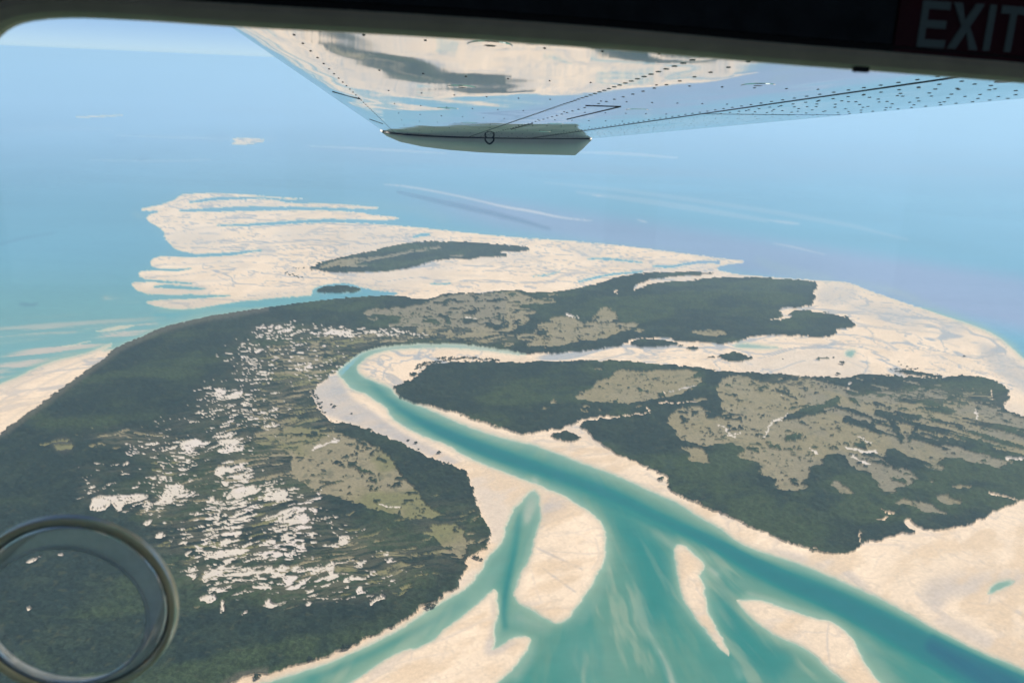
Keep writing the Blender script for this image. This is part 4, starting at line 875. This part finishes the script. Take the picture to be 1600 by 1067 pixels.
# exterior fuselage skin just outside the wall is the wall itself; the window pane with its round vent hole
VC = loc(118, 944, SW); VR = 158 / F * SW * 1.0
dirv = AX @ np.array([118 - 800, 533.5 - 944, -F]); VR = 155 * (SW / dirv[1]) * 1.0
M_PANE, t, b = mat_new('window_acrylic')
t.nodes.remove(b); out = t.nodes['Material Output']; tr = t.nodes.new('ShaderNodeBsdfTransparent'); tr.inputs[0].default_value = (.985, .99, .995, 1); gl = t.nodes.new('ShaderNodeBsdfGlossy'); gl.inputs['Roughness'].default_value = .02
mx = t.nodes.new('ShaderNodeMixShader'); fr_ = t.nodes.new('ShaderNodeLayerWeight'); pw = t.nodes.new('ShaderNodeMath'); pw.operation = 'POWER'; pw.inputs[1].default_value = 4; ma = t.nodes.new('ShaderNodeMath'); ma.operation = 'MULTIPLY_ADD'; ma.inputs[1].default_value = .35; ma.inputs[2].default_value = .012
t.links.new(fr_.outputs['Facing'], pw.inputs[0]); t.links.new(pw.outputs[0], ma.inputs[0]); t.links.new(ma.outputs[0], mx.inputs[0]); t.links.new(tr.outputs[0], mx.inputs[1]); t.links.new(gl.outputs[0], mx.inputs[2]); t.links.new(mx.outputs[0], out.inputs[0])
pane_out = [tuple(q) for q in offs(P, -.0003)]; hole = []
for a, c in pane_out:
    k = math.atan2(c - VC[2], a - VC[0]); hole.append((VC[0] + VR * .86 * math.cos(k), VC[2] + VR * .86 * math.sin(k)))
ringmesh(hole, pane_out, SW + .0008, SW + .0035).build('window_pane', M_PANE, plane)
# round air vent set into the pane
def clear_plastic(name, col, clear, rough):
    m, t, b = mat_new(name); t.nodes.remove(b); out = t.nodes['Material Output']
    tr = t.nodes.new('ShaderNodeBsdfTransparent'); tl = t.nodes.new('ShaderNodeBsdfTranslucent'); df = t.nodes.new('ShaderNodeBsdfDiffuse'); gl = t.nodes.new('ShaderNodeBsdfGlossy'); gl.inputs['Roughness'].default_value = rough
    tl.inputs[0].default_value = df.inputs[0].default_value = (*col, 1); lw = t.nodes.new('ShaderNodeLayerWeight'); lw.inputs[0].default_value = .22
    m1 = t.nodes.new('ShaderNodeMixShader'); m1.inputs[0].default_value = .5; m2 = t.nodes.new('ShaderNodeMixShader'); m2.inputs[0].default_value = clear; m3 = t.nodes.new('ShaderNodeMixShader')
    n = t.nodes.new('ShaderNodeTexNoise'); n.inputs['Scale'].default_value = 45; n.inputs['Detail'].default_value = 4; tc = t.nodes.new('ShaderNodeTexCoord'); t.links.new(tc.outputs['Object'], n.inputs['Vector'])
    mr = t.nodes.new('ShaderNodeMapRange'); mr.inputs['From Min'].default_value = .35; mr.inputs['From Max'].default_value = .65; mr.inputs['To Min'].default_value = clear - .15; mr.inputs['To Max'].default_value = min(1, clear + .15)
    t.links.new(n.outputs['Fac'], mr.inputs['Value']); t.links.new(mr.outputs[0], m2.inputs[0])
    t.links.new(tl.outputs[0], m1.inputs[1]); t.links.new(df.outputs[0], m1.inputs[2]); t.links.new(m1.outputs[0], m2.inputs[1]); t.links.new(tr.outputs[0], m2.inputs[2])
    mq = t.nodes.new('ShaderNodeMath'); mq.operation = 'MULTIPLY'; mq.inputs[1].default_value = .45; t.links.new(lw.outputs['Fresnel'], mq.inputs[0]); t.links.new(mq.outputs[0], m3.inputs[0]); t.links.new(m2.outputs[0], m3.inputs[1]); t.links.new(gl.outputs[0], m3.inputs[2]); t.links.new(m3.outputs[0], out.inputs[0]); return m
M_VENT = clear_plastic('vent_acrylic', (.86, .88, .87), .42, .08)
M_VENTR = clear_plastic('vent_rim_acrylic', (.80, .72, .50), .30, .25)
M_VGASK = plain('vent_gasket_grey', (.07, .065, .06), .5)
vent = bpy.data.objects.new('air_vent', None); COL.objects.link(vent); vent.parent = plane; vent.location = (VC[0], SW, VC[2])
def lathe(prof, name, mat, n=72, squash=1.0):
    m = len(prof); vs = []
    for k in range(n):
        a = k * 2 * math.pi / n
        for r_, s_, dx, dz in prof: vs.append((r_ * VR * math.cos(a) + dx, s_, r_ * VR * math.sin(a) + dz))
    fs = [(k * m + j, k * m + (j + 1) % m, ((k + 1) % n) * m + (j + 1) % m, ((k + 1) % n) * m + j) for k in range(n) for j in range(m)]
    return MB().add(vs, fs).build(name, mat, vent, True)
lathe([(1.0, -.001, 0, 0), (.985, -.006, 0, 0), (.95, -.008, 0, 0), (.925, -.006, 0, 0), (.92, -.001, 0, 0)], 'outer_rim', M_VENTR)
lathe([(.917, -.002, 0, 0), (.913, -.0045, 0, 0), (.898, -.0045, 0, 0), (.895, -.002, 0, 0)], 'gasket', M_VGASK)
lathe([(.88, -.001, 0, 0), (.87, -.006, 0, 0), (.79, -.011, 0, 0), (.765, -.0125, 0, 0), (.76, -.010, 0, 0), (.79, -.008, 0, 0), (.86, .001, 0, 0)], 'vent_ring', M_VENT)
M_VEDGE = clear_plastic('vent_edge', (.85, .88, .90), .25, .06); 
lathe([(.768, -.0125, 0, 0), (.762, -.0140, 0, 0), (.750, -.0140, 0, 0), (.746, -.0120, 0, 0), (.757, -.011, 0, 0)], 'inner_lip', M_VEDGE)
# exit placard with raised letters on the wall above the window
M_RED = plain('placard_dark_red', (.075, .006, .010), .5, 0, .3, .2, 50); M_LET = plain('placard_letters', (.26, .30, .27), .6, 0, .2)
a0 = loc(1386, 93, SW - .006); a1 = loc(1418, -14, SW - .006); b0 = loc(1660, 112, SW - .006)
pl0, pl1 = a0[0] + .003, b0[0] + .012; pz0, pz1 = a0[2] - .0005, a1[2]
ex_ = MB().box(pl0, pl1, SW - .0060, SW - .0043, pz0, pz1).build('exit_sign', M_RED)
ex_.matrix_world = PM
tag(ex_, 'dark red placard reading EXIT in grey letters above the cabin window', 'sign')
hgt = loc(1420, 4, SW)[2] - loc(1420, 76, SW)[2]; zb = loc(1420, 76, SW)[2]; x0 = loc(1420, 76, SW)[0]; sw_ = hgt * .19
def letter(pieces, ox, name):
    mb_ = MB()
    for quad in pieces:
        vs = [(ox + a * hgt, SW - .0068, zb + c * hgt) for a, c in quad] + [(ox + a * hgt, SW - .0061, zb + c * hgt) for a, c in quad]; n_ = len(quad)
        mb_.add(vs, [tuple(range(n_))[::-1], tuple(range(n_, 2 * n_))] + [(i, (i + 1) % n_, (i + 1) % n_ + n_, i + n_) for i in range(n_)])
    o = mb_.build('letter', M_LET, ex_); return o
def rc(a, b, c, d): return [(a, c), (b, c), (b, d), (a, d)]
q = .17
letter([rc(0, q, 0, 1), rc(q, .70, 0, q), rc(q, .66, .42, .42 + q), rc(q, .70, 1 - q, 1)], x0, 'E')
letter([[(0, 0), (.22, 0), (.78, 1), (.56, 1)], [(.56, 0), (.78, 0), (.50, .5), (.39, .5)], [(.22, 1), (0, 1), (.28, .5), (.39, .5)]], x0 + .77 * hgt, 'X')
letter([rc(0, q, 0, 1)], x0 + 1.69 * hgt, 'I')
letter([rc(.24, .24 + q, 0, 1 - q), rc(0, .66, 1 - q, 1)], x0 + 2.0 * hgt, 'T')
# screw head on the window frame edge
c = loc(1345, 103, SW - .006); MB().box(c[0] - .0045, c[0] + .0045, SW - .0075, SW - .0055, c[2] - .0035, c[2] - .0005).build('frame_clip', M_GASK, frame)

# ------------------------------------------------------------------ haze
mb = MB().box(-1.25e6*0 - 1100000, 1100000, -3000, 125000, -3, ALT + 12)
M_HAZE = bpy.data.materials.new('haze_air'); M_HAZE.use_nodes = True; t = M_HAZE.node_tree
for n in list(t.nodes):
    if n.type == 'BSDF_PRINCIPLED': t.nodes.remove(n)
pv = t.nodes.new('ShaderNodeVolumePrincipled'); pv.inputs['Color'].default_value = (.61, .85, .99, 1); pv.inputs['Density'].default_value = 6.8e-5; pv.inputs['Anisotropy'].default_value = 0.15
t.links.new(pv.outputs[0], t.nodes['Material Output'].inputs['Volume'])
hz = mb.build('haze', M_HAZE); hz['kind'] = 'stuff'; tag(hz, 'thin bluish haze over sea and islands', 'haze', None, 'stuff')
